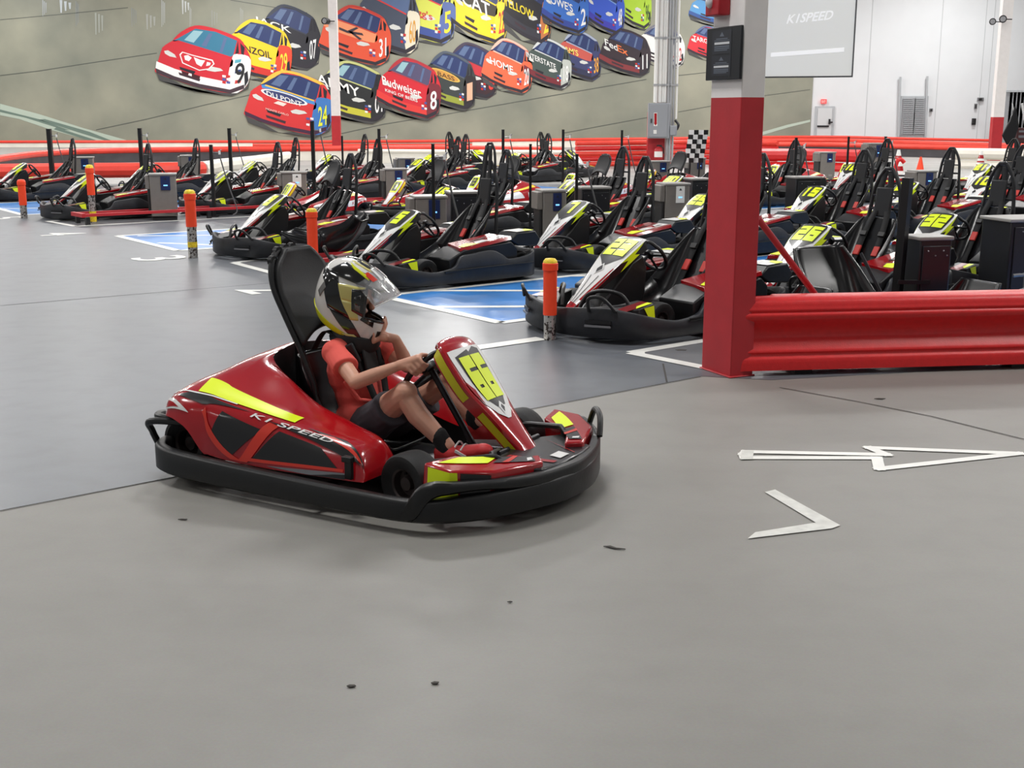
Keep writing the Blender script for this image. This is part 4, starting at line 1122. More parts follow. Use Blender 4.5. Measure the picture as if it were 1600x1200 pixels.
scrap((1375, 624), [(-.05, 0), (-.01, .02), (.05, .01), (.01, -.02)], 'dark fleck beyond the long taped arrow')
scrap((797, 942), [(-.014, 0), (0, .008), (.012, 0), (0, -.006)], 'tiny dark fleck on the open concrete below the kart')
scrap((1063, 548), [(-.05, .02), (.0, .045), (.07, .02), (.05, -.03), (-.03, -.03)], 'dark dirt patch beside the red post base')
# ceiling and back wall
mb = MB(); mb.box((0, 27, 10.1), (120, 80, .2), CEILM); struct(mb.build('ceiling', flat=True), 'high white ceiling')
mx = W(1268, 150, YW).x
mb = MB(); mb.box((mx + 25, YW + .6, 5), (50.2, .3, 10), WALLW)
for xx in (1358, 1467, 1535, 1548): 
    p = W(xx, 100, YW + .44); mb.box((p.x, YW + .445, 5), (.03, .012, 10), mat('panel_seam', (188, 191, 194), .6))
struct(mb.build('wall_back', flat=True), 'white panelled back wall right of the racing mural')
mb = MB(); mb.box((mx - 40, YW + .6, 5), (80, .3, 10), WALLW); struct(mb.build('wall_back_left', flat=True), 'back wall behind the racing mural')
# door, sign, louvre
def wbox(mb, x0, y0, x1, y1, m, Y, th=.06):
    a, b = W(x0, y0, Y), W(x1, y1, Y); mb.box(((a.x + b.x) / 2, Y, (a.z + b.z) / 2), (abs(b.x - a.x), th, abs(b.z - a.z)), m)
DOORW = mat('door_white', (205, 208, 210), .5); DOORSH = mat('door_trim', (178, 182, 186), .5)
mb = MB(); wbox(mb, 1274, 166, 1301, 226, DOORSH, YW + .42, .10); wbox(mb, 1278, 169, 1297, 226, DOORW, YW + .38, .10)
dr = struct(mb.build('door_1', flat=True), 'white exit door low on the back wall'); tag(dr, None, 'door')
mb = MB(); wbox(mb, 1277, 196, 1295, 198.5, DKSTEEL, YW + .30, .06); mb.build('push_bar', dr)
mb = MB(); wbox(mb, 1295, 186, 1297, 194, DKSTEEL, YW + .28, .08); wbox(mb, 1296, 190, 1301, 192, DKSTEEL, YW + .26, .05); mb.build('door_closer', dr)
SIGNRED = mat('exit_sign_red', (240, 80, 80), .4, emit=.3)
mb = MB(); wbox(mb, 1283, 155, 1291, 162, SIGNRED, YW + .36, .12)
put_text(mb, 'EXIT', lambda a, b: W(1284 + 6 * a, 160.5 - 3.6 * b, YW + .29), WHITE)
tag(mb.build('exit_sign'), 'small red exit sign above the white door', 'sign')
mb = MB(); wbox(mb, 1408, 150, 1446, 212, DOORSH, YW + .40, .08)
for x0, x1 in ((1411, 1427), (1429.5, 1444)):
    wbox(mb, x0, 153, x1, 210, mat('louvre_grey', (150, 152, 156), .5), YW + .35, .06)
    for k in range(19): wbox(mb, x0, 154 + 3 * k, x1, 155 + 3 * k, DOORSH, YW + .30, .05)
struct(mb.build('window_1', flat=True), 'louvred vent panel in the white back wall')
mb = MB()
for x0, x1, y0, y1 in ((1406, 1408, 120, 216), (1447.5, 1450.5, 119, 216)): mb.tube([W((x0 + x1) / 2, y0, YW + .3), W((x0 + x1) / 2 - 3, y1, YW + .3)], .05, DOORSH)
struct(mb.build('trim_20'), 'pale upright guide rails beside the louvred vent')
for i, (x, y, w, h, lab) in enumerate([(1455, 172, 4, 5, 'small grey wall box right of the louvred vent'), (1524.5, 166, 3, 8, 'narrow wall bracket on the white wall, upper one'), (1521.5, 190, 5, 10, 'dark wall bracket on the white wall, lower one'), (1532, 155, 9, 5, 'small conduit elbow high on the white wall')]):
    mb = MB(); wbox(mb, x - w / 2, y - h / 2, x + w / 2, y + h / 2, DKSTEEL if i == 2 else KGREY, YW + .36, .12); wbox(mb, x - w / 4, y - h / 3, x + w / 4, y + h / 3, CHGD, YW + .28, .06)
    tag(mb.build('wall_bracket', bevel=.01), lab, 'bracket')
CORR = mat('corrugated_grey', (150, 152, 156), .5)
mb = MB()
for k in range(26):
    wbox(mb, 1572 + 3 * k, 143, 1575 + 3 * k, 226, CORR, YW - 3 + (.03 if k % 2 else 0), .08)
wbox(mb, 1570, 141, 1652, 144, DOORSH, YW - 3, .2); wbox(mb, 1571, 143, 1652, 226, CORR, YW - 2.9, .04)
struct(mb.build('wall_right', flat=True), 'grey corrugated partition at the far right')
# ------------------------------------------------------------------ steel posts
def steel_post(px, py_base, wpx, red_y, label, extra=None):
    b = G(px, py_base); w = wpx * (b.y * CP + CAM_H * SP) / FPX; zr = W(px, red_y, b.y).z
    mb = MB(); t = .02
    def hsec(mb, z0, z1, m):
        for sx in (-1, 1): mb.box((b.x + sx * w * .46, b.y, (z0 + z1) / 2), (w * .08, w * .8, z1 - z0), m)
        mb.box((b.x, b.y, (z0 + z1) / 2), (w * .9, w * .14, z1 - z0), m)
    mb.box((b.x, b.y, zr / 2), (w, w * .7, zr), COLRED)
    mb.box((b.x, b.y, (zr + 10) / 2), (w * .98, w * .68, 10 - zr), COLWHT); 
    return b, w, struct(mb.build('column', flat=True), label)
b1, w1, _ = steel_post(527, 247, 13.5, 181, 'slim white steel post with red foot in front of the mural')
b2, w2, _ = steel_post(1357, 228, 11, 183, 'slim white steel post with red foot right of the hanging screen')
b3, w3, _ = steel_post(1552, 259, 16.5, 183, 'white steel post with red foot at the far right')
mb = MB(); q = G(1357, 228); put_text(mb, 'X', lambda a, c: W(1354.6 + 4 * a, 209 - 7 * c, q.y - .25), KORG); wbox(mb, 1351.5, 184, 1354, 197, COLRED, q.y - .3, .2); struct(mb.build('trim_21'), 'orange letter on the red foot of the post')
def flood(px, py, Y, s, label, left=True):
    t = thing('spotlight', label, 'spotlight', W(px, py, Y)); mb = MB()
    mb.tube([(0, 0, 0), (.9 * s * (1 if left else -1), .15 * s, 0)], .05 * s, DKSTEEL, n=8); mb.build('bracket', t)
    mb = MB(); mb.lathe([(.001, -.5 * s), (.30 * s, -.45 * s), (.34 * s, 0), (.34 * s, .35 * s), (.28 * s, .36 * s), (.27 * s, .25 * s), (.001, .22 * s)], BLACK, 'Y', n=18, M=Matrix.Rotation(R(160), 4, 'Z')); mb.build('lamp_head', t)
    mb = MB(); mb.lathe([(.001, .30 * s), (.25 * s, .30 * s)], STEEL, 'Y', n=18, M=Matrix.Rotation(R(160), 4, 'Z')); mb.build('lens', t)
    return t
flood(509, 33, b1.y - .3, .36, 'small dark spotlight clamped on the slim post before the mural')
flood(1375.5, 85, b2.y - .2, .42, 'small dark spotlight clamped on the post right of the screen', False)
t = flood(1567, 30, b3.y - .4, .34, 'pair of black spotlights clamped on the far right post, front one')
t = flood(1551, 34, b3.y - .9, .30, 'pair of black spotlights clamped on the far right post, rear one')
# electrical column with conduits
eb = G(1036, 262); EW = 1.0 / FPX * (eb.y * CP + CAM_H * SP)
ECH = mat('conduit_grey', (176, 178, 180), .4, metal=.3)
def ex(px): return W(px, 178, eb.y).x
mb = MB(); mb.box((ex(1037), eb.y + .1, 5), (EW * 24, .3, 10), COLWHT); mb.box((ex(1026), eb.y + .08, .85), (EW * 26, .34, 1.7), COLRED)
struct(mb.build('column_1', flat=True), 'white column with red foot carrying the electrical panel')
ct = thing('conduit_bundle', 'bundle of white and grey electrical conduits on the column left of the red post', 'conduit', (0, 0, 0))
for i, (px, r, z0, m) in enumerate([(1022, 3.0, 2.0, WHITE), (1029, 2.6, 2.0, WHITE), (1037, 2.0, 2.0, WHITE), (1042, 2.0, .05, ECH), (1046, 2.2, .05, ECH), (1050.5, 1.8, .05, ECH), (1055, 1.6, 1.5, WHITE), (1033.5, 1.6, 2.0, WHITE)]):
    mb = MB(); mb.tube([(ex(px), eb.y - .22, z0), (ex(px), eb.y - .22, 9.9)], r * EW, m, n=10)
    for yy in (60, 133): mb.box((ex(px), eb.y - .24, W(px, yy, eb.y).z), (r * 2.4 * EW, .1, .06), ECH)
    mb.build('conduit', ct)
pt = thing('electrical_panel', 'grey electrical panel box with red arrow sticker on the white column', 'panel', (0, 0, 0))
PANEL = mat('panel_grey', (150, 154, 160), .45)
mb = MB(); wbox(mb, 1013, 161, 1045, 216, PANEL, eb.y - .42, .22); mb.build('cabinet', pt, bevel=.01)
mb = MB(); wbox(mb, 1018, 170, 1021, 210, ECH, eb.y - .2, .22); mb.build('wall_mount', pt)
mb = MB(); wbox(mb, 1036, 170, 1039, 210, ECH, eb.y - .2, .22); mb.build('wall_mount', pt)
mb = MB(); wbox(mb, 1015, 163, 1042, 214, PANEL, eb.y - .55, .04); mb.build('door', pt, bevel=.006)
mb = MB(); wbox(mb, 1017, 185.5, 1018.5, 192, CHGD, eb.y - .59, .04); mb.build('latch', pt)
mb = MB(); mb.poly([W(x, y, eb.y - .58) for x, y in [(1021.5, 176), (1027, 176), (1027, 197), (1021.5, 197)]], WHITE); mb.poly([W(x, y, eb.y - .583) for x, y in [(1022.3, 177), (1026.3, 177), (1026.3, 192), (1027, 192), (1024.3, 196.5), (1021.6, 192), (1022.3, 192)]], KRED); mb.poly([W(x, y, eb.y - .58) for x, y in [(1021, 203), (1026, 203), (1026, 209), (1021, 209)]], WHITE); mb.build('warning_sticker', pt)
mb = MB(); wbox(mb, 1046, 196, 1057, 212, PANEL, eb.y - .42, .2); wbox(mb, 1047, 197, 1056, 211, PANEL, eb.y - .54, .04)
mb.tube(cr([W(1057, 203, eb.y - .4), W(1060, 195, eb.y - .4), W(1055, 188, eb.y - .3)], 5), .04, DKSTEEL)
tag(mb.build('junction_box', bevel=.01), 'small grey junction box right of the electrical panel', 'box')
ft = thing('fire_extinguisher', 'red fire extinguisher with white label hung below the electrical panel', 'fire extinguisher', (ex(1028), eb.y - .40, W(1028, 248, eb.y).z))
hgt = W(1028, 226, eb.y).z - W(1028, 248, eb.y).z
mb = MB(); mb.lathe([(.001, 0), (.11, 0), (.125, .03), (.125, hgt * .68), (.09, hgt * .80), (.04, hgt * .85), (.03, hgt * .9), (.001, hgt * .9)], COLRED, n=18); bo = mb.build('cylinder_body', ft)
mb = MB(); mb.lathe([(.127, hgt * .15), (.127, hgt * .55)], WHITE, n=18); mb.build('label_wrap', bo, flat=True)
mb = MB(); mb.box((.02, 0, hgt * .95), (.16, .04, .05), DKSTEEL); mb.tube(cr([(.05, -.02, hgt * .92), (.13, -.06, hgt * .8), (.15, -.05, hgt * .4)], 4), .018, BLACK); mb.build('valve_handle', ft)
# ------------------------------------------------------------------ near column
c0, c1 = G(1096, 576), G(1141, 591)
ax1 = (c1 - c0); wd = ax1.length; ax1.normalize(); ax2 = Vector((-ax1.y, ax1.x, 0))
c2 = c1 + ax2 * wd * .52; c3 = c0 + ax2 * wd * .52
zred = W(1152, 152, c1.y).z
def colbox(mb, z0, z1, m, g=0.0):
    P = [c0 - ax1 * g - ax2 * g, c1 + ax1 * g - ax2 * g, c2 + ax1 * g + ax2 * g, c3 - ax1 * g + ax2 * g]
    mb.prism([(p.x, p.y) for p in P], m, lambda p: (p[0], p[1], z0), lambda p: (p[0], p[1], z1))
mb = MB(); colbox(mb, 0, zred, COLRED); colbox(mb, zred, 9.98, COLWHT); colbox(mb, 0, .012, COLRED, .012)
struct(mb.build('column_2', bevel=.006), 'square column, red below and white above, in the right half')
def on_face(u, z, off=.0): return c0 + ax1 * (u * wd) - ax2 * off + Vector((0, 0, z))
def zc(y, u=.5): return W(1130, y, (c0.y + c1.y) / 2).z
BOARD = mat('sign_board_black', (28, 29, 33), .35); BPRINT = mat('sign_print_grey', (96, 104, 116), .4); BLT = mat('sign_print_white', (206, 208, 210), .4)
st = thing('sign_board', 'black instruction sign with two printed notices strapped on the column above the red paint', 'sign', (0, 0, 0))
zt, zb = zc(42), zc(125)
mb = MB(); P = [on_face(-.06, 0, .012), on_face(1.05, 0, .012), on_face(1.05, 0, .032), on_face(-.06, 0, .032)]
mb.prism([(p.x, p.y) for p in P], BOARD, lambda p: (p[0], p[1], zb), lambda p: (p[0], p[1], zt)); mb.build('board', st, bevel=.004)
for z0, z1 in ((zc(84), zt - .02), (zb + .025, zc(86.5))):
    mb = MB(); f = lambda u, v, o=.034: on_face(.14 + .62 * u, z0 + (z1 - z0) * v, o)
    hh = z1 - z0
    mb.poly([f(0, 0, .0335), f(1, 0, .0335), f(1, 1, .0335), f(0, 1, .0335)], mat('notice_dark', (36, 38, 46), .4))
    mb.poly([f(.38, .74), f(.5, .93), f(.62, .74)], BPRINT)
    for k, (v0, v1, m, a, b) in enumerate([(.62, .66, BPRINT, .2, .8), (.40, .50, BLT, .12, .9), (.28, .34, BPRINT, .12, .9), (.20, .25, BPRINT, .12, .9), (.13, .17, BPRINT, .12, .8), (.55, .58, BPRINT, .1, .9)]): mb.poly([f(a, v0), f(b, v0), f(b, v1), f(a, v1)], m)
    mb.build('notice', st, flat=True)
al = thing('fire_alarm', 'red strobe fire alarm box high on the white part of the column', 'alarm', (0, 0, 0))
zt, zb = zc(-14), zc(24)
mb = MB(); P = [on_face(.0, 0, .0), on_face(.55, 0, .0), on_face(.50, 0, .075), on_face(.05, 0, .075)]; mb.prism([(p.x, p.y) for p in P], mat('alarm_red', (168, 24, 36), .35), lambda p: (p[0], p[1], zb), lambda p: (p[0], p[1], zt)); mb.build('housing', al, bevel=.008)
mb = MB(); cc = on_face(.22, zc(3), .08); mb.ellip(cc, (.028, .022, .034), mat('strobe_lens', (220, 220, 224), .1, coat=1)); mb.build('strobe', al)
mb = MB(); wbox(mb, 1195, 0, 1199, 40, DKSTEEL, c2.y + .1, .03)
# ------------------------------------------------------------------ near red barrier
ba = G(1143, 579, .045); bb = G(1600, 567, .045); ba.z = bb.z = 0; bd = (bb - ba).normalized(); bn = Vector((-bd.y, bd.x, 0))
L = 5.2
prof = [(-.02, .035), (-.015, .10), (.0, .118), (.004, .135), (-.004, .15), (.03, .19), (.065, .235), (.055, .275), (.025, .315), (-.008, .35), (-.012, .375), (.002, .39), (-.006, .402), (.0, .42), (.012, .452), (.05, .475), (.12, .482), (.18, .475), (.22, .45), (.235, .38), (.235, .05)]
bt = thing('crash_barrier', 'long red moulded plastic barrier lying right of the red and white column', 'barrier', tuple(ba), math.atan2(bd.y, bd.x))
mb = MB(); k = 1.06
P2 = cr(prof, 3)
rings = [[(x + (.02 * 0), y * 1.0 + .02, z * k) for y, z in P2] for x in [0, .01, .03, .15, .29, .31] + [i * .3 for i in range(2, int(L / .3))] + [L]]
rings = [[(x, (y if x > .30 else min(y, .068 + .04 * max(0, x) / .3)), z) for x, y, z in r_] for r_ in rings]
rings[0] = [(x + .012, y * .96 + .022, .01 + z * .98) for x, y, z in rings[0]]
mb.loft(rings, BARRED); mb.build('barrier_shell', bt, smooth=40)
mb = MB()
for x in (.5, 2.0, 3.6):
    mb = MB(); mb.box((x, .13, .03), (.12, .14, .06), CHGD); mb.build('foot', bt)
# red brace from the column and black pole among loose seats
mb = MB(); s0 = W(1184, 341, c2.y + .04); s1 = G(1340, 548, .02); dd = s1 - s0; 
mb.tube([s0, s0 + dd * 1.0], .021, COLRED, n=14); mb.box(tuple(s0 + dd), (.10, .10, .02), COLRED); mb.lathe([(.001, 0), (.012, 0), (.012, .03), (.001, .03)], STEEL, 'Y', c=tuple(s0 + dd * .62 + Vector((0, -.04, 0))), n=8)
tag(mb.build('brace_pole'), 'dark red steel brace leaning from the column down behind the barrier', 'pole')
# ------------------------------------------------------------------ bollards
def bollard(px, pyb, pyt, wpx, split, ytop, foot_y, label):
    b = G(px, pyb); sc = (b.y * CP + CAM_H * SP) / FPX; r = wpx * sc / 2; h = W(px, pyt, b.y).z
    t = thing('bollard', label, 'bollard', (b.x, b.y, 0), 0, 'orange sleeve bollards at the pit lane ends')
    zs = h * split
    mb = MB(); mb.lathe([(r * .86, 0), (r * .86, zs + .01)], FOIL, n=24); mb.lathe([(.001, .001), (r * .86, .001)], FOIL, n=24); mb.build('foil_post', t, smooth=30)
    mb = MB(); mb.lathe([(r * .82, zs), (r * .97, zs), (r * .97, h * .85), (r * 1.1, h * .855), (r * 1.1, h * .935), (r * .98, h * .945)], ORANGE, n=24); mb.build('sleeve', t, smooth=30)
    mb = MB(); mb.lathe([(r * 1.02, h * .938), (r * .98, h * .965), (r * .7, h * .992), (.001, h * 1.0)], BYEL if ytop else ORANGE, n=24); mb.build('cap', t, smooth=60)
    if foot_y: mb = MB(); mb.lathe([(r * .885, h * foot_y[0]), (r * .885, h * foot_y[1])], BYEL, n=24); mb.build('yellow_tape', t, smooth=30)
    return t
bollard(859, 531, 403, 22, .31, True, None, 'orange bollard with foil base and yellow cap at the nose of kart 23')
bollard(490, 424, 325, 17, .24, True, None, 'orange bollard with yellow cap directly behind the driver helmet')
bollard(302, 403, 296, 17, .46, True, (.16, .24), 'orange bollard with a yellow band low on its foil base, beside lane number 3')
bollard(146, 348, 257, 12, .48, True, (.02, .2), 'orange bollard with yellow foot at the end of the long red floor rail')
bollard(38, 341, 280, 12, .34, False, None, 'short orange bollard leaning at the far left')
# ------------------------------------------------------------------ charger cabinets
def isle_pt(px, v, ybase=None):
    """ground point in the view column px on the charger island whose across-lane coordinate is v"""
    a, b, c = ray(px, 200); k = a / b
    n = Vector((.643, -.766)); Y = v / (n.x * k + n.y); return Vector((k * Y, Y, 0))
CH_ROT = HP - R(90) - R(180) * 0
def charger(px, v, h, w, label, black=False, rot=None, dp=.34):
    p = isle_pt(px, v); t = thing('charger_cabinet', label, 'charger', (p.x, p.y, 0), R(14) if rot is None else rot, 'black kart charger cabinets' if black else 'grey kart charger cabinets')
    body = CABBLK if black else CHG; mb = MB()
    mb.box((0, dp / 2, h / 2 + .03), (w, dp, h - .06), body)
    if not black:
        mb.box((-w * .5 - .035, dp * .5, h * .82), (.07, dp * .9, h * .3), body); mb.box((-w * .5 - .02, dp * .5, h * .42), (.045, dp * .8, h * .55), CHGD)
    mb.build('cabinet_body', t, bevel=.012)
    mb = MB(); mb.box((0, dp / 2, h - .012), (w * 1.08, dp * 1.08, .03), CHGTOP); mb.build('top_plate', t, bevel=.008)
    mb = MB(); mb.box((0, dp / 2, .02), (w * .94, dp * .96, .05), CHGD); mb.build('plinth', t)
    if black:
        mb = MB(); mb.box((0, -.006, h * .48), (w * .86, .014, h * .86), mat('cabinet_door_black', (30, 31, 36), .3))
        for i, x in enumerate((-.28, -.05, .2, .32)):
            mb.box((x * w, -.016, h * (.86 - .05 * (i % 2))), (.012, .01, .012), STEEL)
        mb.build('cabinet_door', t, bevel=.004)
        mb = MB(); mb.box((-.02, -.018, h * .40), (.04, .012, .018), STEEL); mb.build('door_latch', t)
    else:
        mb = MB(); mb.box((w * .10, -.006, h * .80), (w * .36, .014, h * .30), LCDBG if 'white' not in label else WHITE); mb.build('display_panel', t, bevel=.003)
        mb = MB(); mb.poly([(w * .02, -.0145, h * .74), (w * .18, -.0145, h * .74), (w * .18, -.0145, h * .765), (w * .02, -.0145, h * .765)], LCD)
        mb.build('display', t, flat=True)
        mb = MB(); mb.poly([(w * .04, -.0145, h * .875), (w * .10, -.0145, h * .92), (w * .16, -.0145, h * .875)], CHGD); mb.build('logo', t, flat=True)
        mb = MB(); mb.box((w * .18, -.004, h * .20), (w * .24, .01, h * .07), CHGTOP)
        mb.build('rating_plate', t)
        if px in (668, 670):
            mb = MB()
            for j in range(6): mb.box((-w * .38, -.004, h * (.78 + .03 * j)), (w * .14, .01, .010), CHGTOP)
            mb.build('vent_grille', t)
    return t
charger(249, -18.4, .73, .40, 'grey charger cabinet with lit blue display standing at the long red floor rail')
charger(457, -18.0, .71, .40, 'grey charger cabinet with white notice behind the red kart next to kart 9')
charger(618, -18.3, .69, .38, 'grey charger cabinet with blue display left of the tall black harness posts')
charger(634, -22.4, .70, .36, 'small grey charger cabinet in the back, beyond its larger twin')
charger(672, -11.35, .73, .36, 'grey charger cabinet with slotted vent and blue display just right of kart 5 nose')
charger(726, -11.75, .73, .36, 'black cabinet close behind the seat of kart 5', True)
charger(868, -11.3, .73, .30, 'grey charger cabinet with blue display above the nose of kart 7')
charger(933, -11.3, .74, .38, 'black cabinet right of the grey charger above kart 7', True)
charger(1062, -11.2, .74, .34, 'grey charger cabinet with tall white notice left of the column')
charger(1100, -12.1, .72, .3, 'black cabinet tight against the left side of the column, far back', True)
charger(1035, -18.3, .66, .40, 'grey charger cabinet far back behind the red kart left of the column')
charger(1093, -18.3, .70, .34, 'grey charger cabinet far back below the chequered flags')
charger(1268, -11.4, .72, .42, 'black cabinet above the plate of kart 15', True)
charger(1297, -18.6, .72, .40, 'grey charger cabinet far back beside the small orange cone')
charger(1455, -11.6, .70, .36, 'grey charger cabinet behind the steering wheel of kart 28')
charger(1373, -17.5, .95, .40, 'tall pale charger cabinet far back beyond the hoop of kart 26')
charger(1477, -5.0, .74, .27, 'black cabinet standing in front of kart 32', True, dp=.26)
charger(1634, -5.2, .76, .50, 'black cabinet cut by the right edge', True, dp=.42)
charger(125, -26.4, .74, .42, 'grey charger cabinet behind the seat of the far left kart')
charger(294, -26.0, .74, .40, 'grey charger cabinet at the far left back, right of a leaning cable')
# ------------------------------------------------------------------ cable posts
def post(px, v, top_y, wpx, label, hook=True, hmax=None):
    p = isle_pt(px, v); h = W(px, top_y, p.y).z; sc = (p.y * CP) / FPX; w = max(wpx * sc, .035)
    t = thing('cable_post', label, 'post', (p.x, p.y, 0), 0, 'black cable posts between the karts'); mb = MB()
    mb.box((0, 0, h / 2), (w, w, h), BLACK); mb.box((0, 0, .01), (w * 2.6, w * 2.6, .02), BLACK); mb.box((0, 0, h + .004), (w * 1.06, w * 1.06, .01), BLACK); mb.build('pole', t)
    if hook:
        mb = MB(); x = w * .5
        mb.tube([(x, 0, h * .9), (x + .10, -.01, h * .9), (x + .14, -.01, h * .94)], .010, STEEL, n=8); mb.box((x + .11, -.01, h * .90), (.03, .03, .06), KWHITE); mb.build('cable_hook', t)
        mb = MB(); mb.tube(cr([(x + .11, -.012, h * .86), (x + .18, -.02, h * .62), (x + .27, -.03, h * .35), (x + .36, -.05, .12), (x + .30, -.1, .04)], 6), .011, mat('cable_grey', (84, 84, 86), .6), n=8); mb.build('charge_cable', t)
    return t
post(76, -26.6, 202, 6.5, 'black cable post at the left, farthest left of the tall posts')
post(218, -25.2, 201, 5.5, 'black cable post above the nose of the kart behind the grey charger')
post(358, -25.2, 201, 5, 'black cable post left of the long dark track wall end')
post(488, -19.2, 190, 5.5, 'tallest black cable post, standing before the blue and red mural car')
post(592, -19.2, 202, 4.5, 'black cable post right of the slim white red-footed post')
post(328, -18.5, 227, 5, 'short dark cable post with purple top over the red floor rail')
post(676, -10.98, 226, 4, 'thin black post with draped cables behind kart 5')
post(786, -18.6, 203, 4.5, 'black cable post rising behind the second hoop right of kart 5')
post(829, -12.3, 226, 4, 'dark post left of the grey charger above kart 7', False)
post(880, -18.6, 203, 4, 'black cable post in front of the right-facing back-row kart')
post(902, -11.0, 242, 4, 'short black post with steel bracket between grey and black cabinet')
post(972, -18.6, 204, 3.5, 'thin black cable post left of the electrical panel')
post(1245, -12.15, 216, 4, 'black post with bundled cable right of the column')
post(1327, -15.3, 214, 3, 'thin dark post behind the headrest of kart 15')
post(1385, -14.9, 214, 3.5, 'thin dark post left of the louvred vent')
post(534, -21.5, 213, 3, 'thin dark post left of the red-topped hoop in the back row', False)
mb = MB(); p0 = isle_pt(1418, -5.2); h = W(1431, 278, p0.y).z
mb.tube([(p0.x, p0.y, 0), (p0.x + .03, p0.y, h)], .045, BLACK, n=4, cap=True); mb.box((p0.x, p0.y, .01), (.2, .2, .02), BLACK); mb.box((p0.x + .11, p0.y - .06, .40), (.24, .03, .03), DKSTEEL, rz=R(-4))
tag(mb.build('cable_post'), 'thick dark leaning post left of the black cabinet before kart 32', 'post')
# red floor rails
def floor_rail(px, v, u1, label, z=.13):
    t = thing('floor_rail', label, 'rail', tuple(isle_pt(px, v)), HP + R(180)); 
    mb = MB()
    for y in (-.22, .22): mb.box((u1 / 2, y, z), (u1, .05, .045), COLRED)
    mb.box((0, 0, z), (.06, .5, .06), COLRED); mb.build('beam', t, bevel=.004)
    for i in range(4):
        for y in (-.22, .22):
            mb = MB(); mb.box((.06 + i * (u1 - .12) / 3, y, (z - .03) / 2), (.06, .06, z - .03), BLACK); mb.build('leg', t)
floor_rail(112, -18.55, 6.0, 'long low red steel floor rail at the left before a grey charger', .15)
floor_rail(470, -11.4, 2.6, 'low red steel rail under the loose seat shell right of kart 9')
# loose seat shells
def loose_seat(px, py, z, rot, scale, label, size=1.0):
    p = G(px, py); mb = MB()
    seat_shell(mb, [(.34, .12, .20, .10, 0, 1), (.18, .05, .23, .18, 0, 1), (-.04, .04, .25, .26, .1, 1), (-.20, .10, .255, .26, .5, .7), (-.30, .26, .25, .20, 1, .1), (-.38, .44, .24, .12, 1, 0), (-.43, .58, .20, .05, 1, 0)], SHELLBLK)
    o = mb.build('seat_shell', solid=.014, smooth=60); o.location = (p.x, p.y, z); o.rotation_euler = rot; o.scale = (size,) * 3
    tag(o, label, 'seat', 'loose kart seats'); return o
loose_seat(546, 412, .17, (0, R(-40), R(-8)), 1, 'loose black seat shell lying on the red floor rail behind the bollard', 1.05)
loose_seat(1338, 533, .0, (0, 0, R(300)), 1, 'large loose black seat shell behind the red brace and barrier', 1.14)
loose_seat(1470, 549, .0, (0, 0, R(205)), 1, 'loose black seat shell left of the black cabinet before kart 32', .84)
loose_seat(1228, 543, .0, (0, 0, R(215)), 1, 'loose black seat shell just right of the column behind the barrier', .72)
mb = MB(); mb.tube([W(1345, 396, 8.6), G(1428, 558, .03)], .013, DKSTEEL); tag(mb.build('metal_rod'), 'thin dark rod leaning across the large loose seat shell', 'rod')
mb = MB(); a_, b_ = G(1512, 541, 0), G(1622, 527, 0)
mb.prism([(0, 0), (1, 0), (1, .41), (0, .30)], mat('dark_blue_panel', (44, 52, 66), .5), lambda p: a_ + (b_ - a_) * p[0] + Vector((0, 0, p[1])), lambda p: a_ + (b_ - a_) * p[0] + Vector((-.01, .03, p[1])))
tag(mb.build('side_panel_loose'), 'loose dark plastic bumper panel standing behind the barrier at the right', 'panel')
mb = MB(); q = G(1596, 500); mb.tube(cr([(q.x, q.y, 0), (q.x, q.y, .34), (q.x - .03, q.y, .37), (q.x - .10, q.y, .365)], 4), .014, STEEL); tag(mb.build('bent_tube'), 'bent grey steel tube standing by the cabinet at the right edge', 'tube')
# cones
def cone(px, pyb, pyt, label, m=ORANGE, stripe=None):
    b = G(px, pyb); h = W(px, pyt, b.y).z; t = thing('traffic_cone', label, 'cone', (b.x, b.y, 0), 0, 'cones beyond the karts'); r = h * .26
    mb = MB(); mb.lathe([(r, .03), (r * .22, h), (.001, h)], m, n=20); c = mb.build('cone_body', t)
    mb = MB(); mb.box((0, 0, .015), (r * 2.5, r * 2.5, .03), m); mb.build('base', t, bevel=.006)
    if stripe:
        mb = MB()
        for a, b2 in stripe: mb.lathe([(r * (1 - .78 * a) + .004, .03 + (h - .03) * a), (r * (1 - .78 * b2) + .004, .03 + (h - .03) * b2)], KRED, n=20)
        mb.build('stripe', c)
cone(1286, 277, 244, 'small orange cone right of a red kart in the far pit')
cone(1437, 272, 245, 'orange cone standing on the grey track left of the far right post')
cone(1402, 272, 234, 'white cone with red stripe beside the hoop of kart 26', WHITE, [(.1, .3), (.6, .75)])
cone(1531, 268, 236, 'white cone with red stripes before the white barrier at the right', WHITE, [(.25, .32), (.42, .5), (.62, .8)])
mb = MB(); q = G(1412, 285); mb.lathe([(.001, 0), (.30, 0), (.33, .06), (.31, .16), (.26, .18), (.001, .18)], BARRED, n=24, c=(q.x, q.y, 0)); mb.tube(cr([(q.x - .25, q.y, .17), (q.x - .2, q.y, .5), (q.x - .1, q.y, .55), (q.x - .02, q.y, .48)], 4), .05, BARRED); tag(mb.build('red_stand'), 'low round red stand with a bent handle behind kart 28', 'stand')
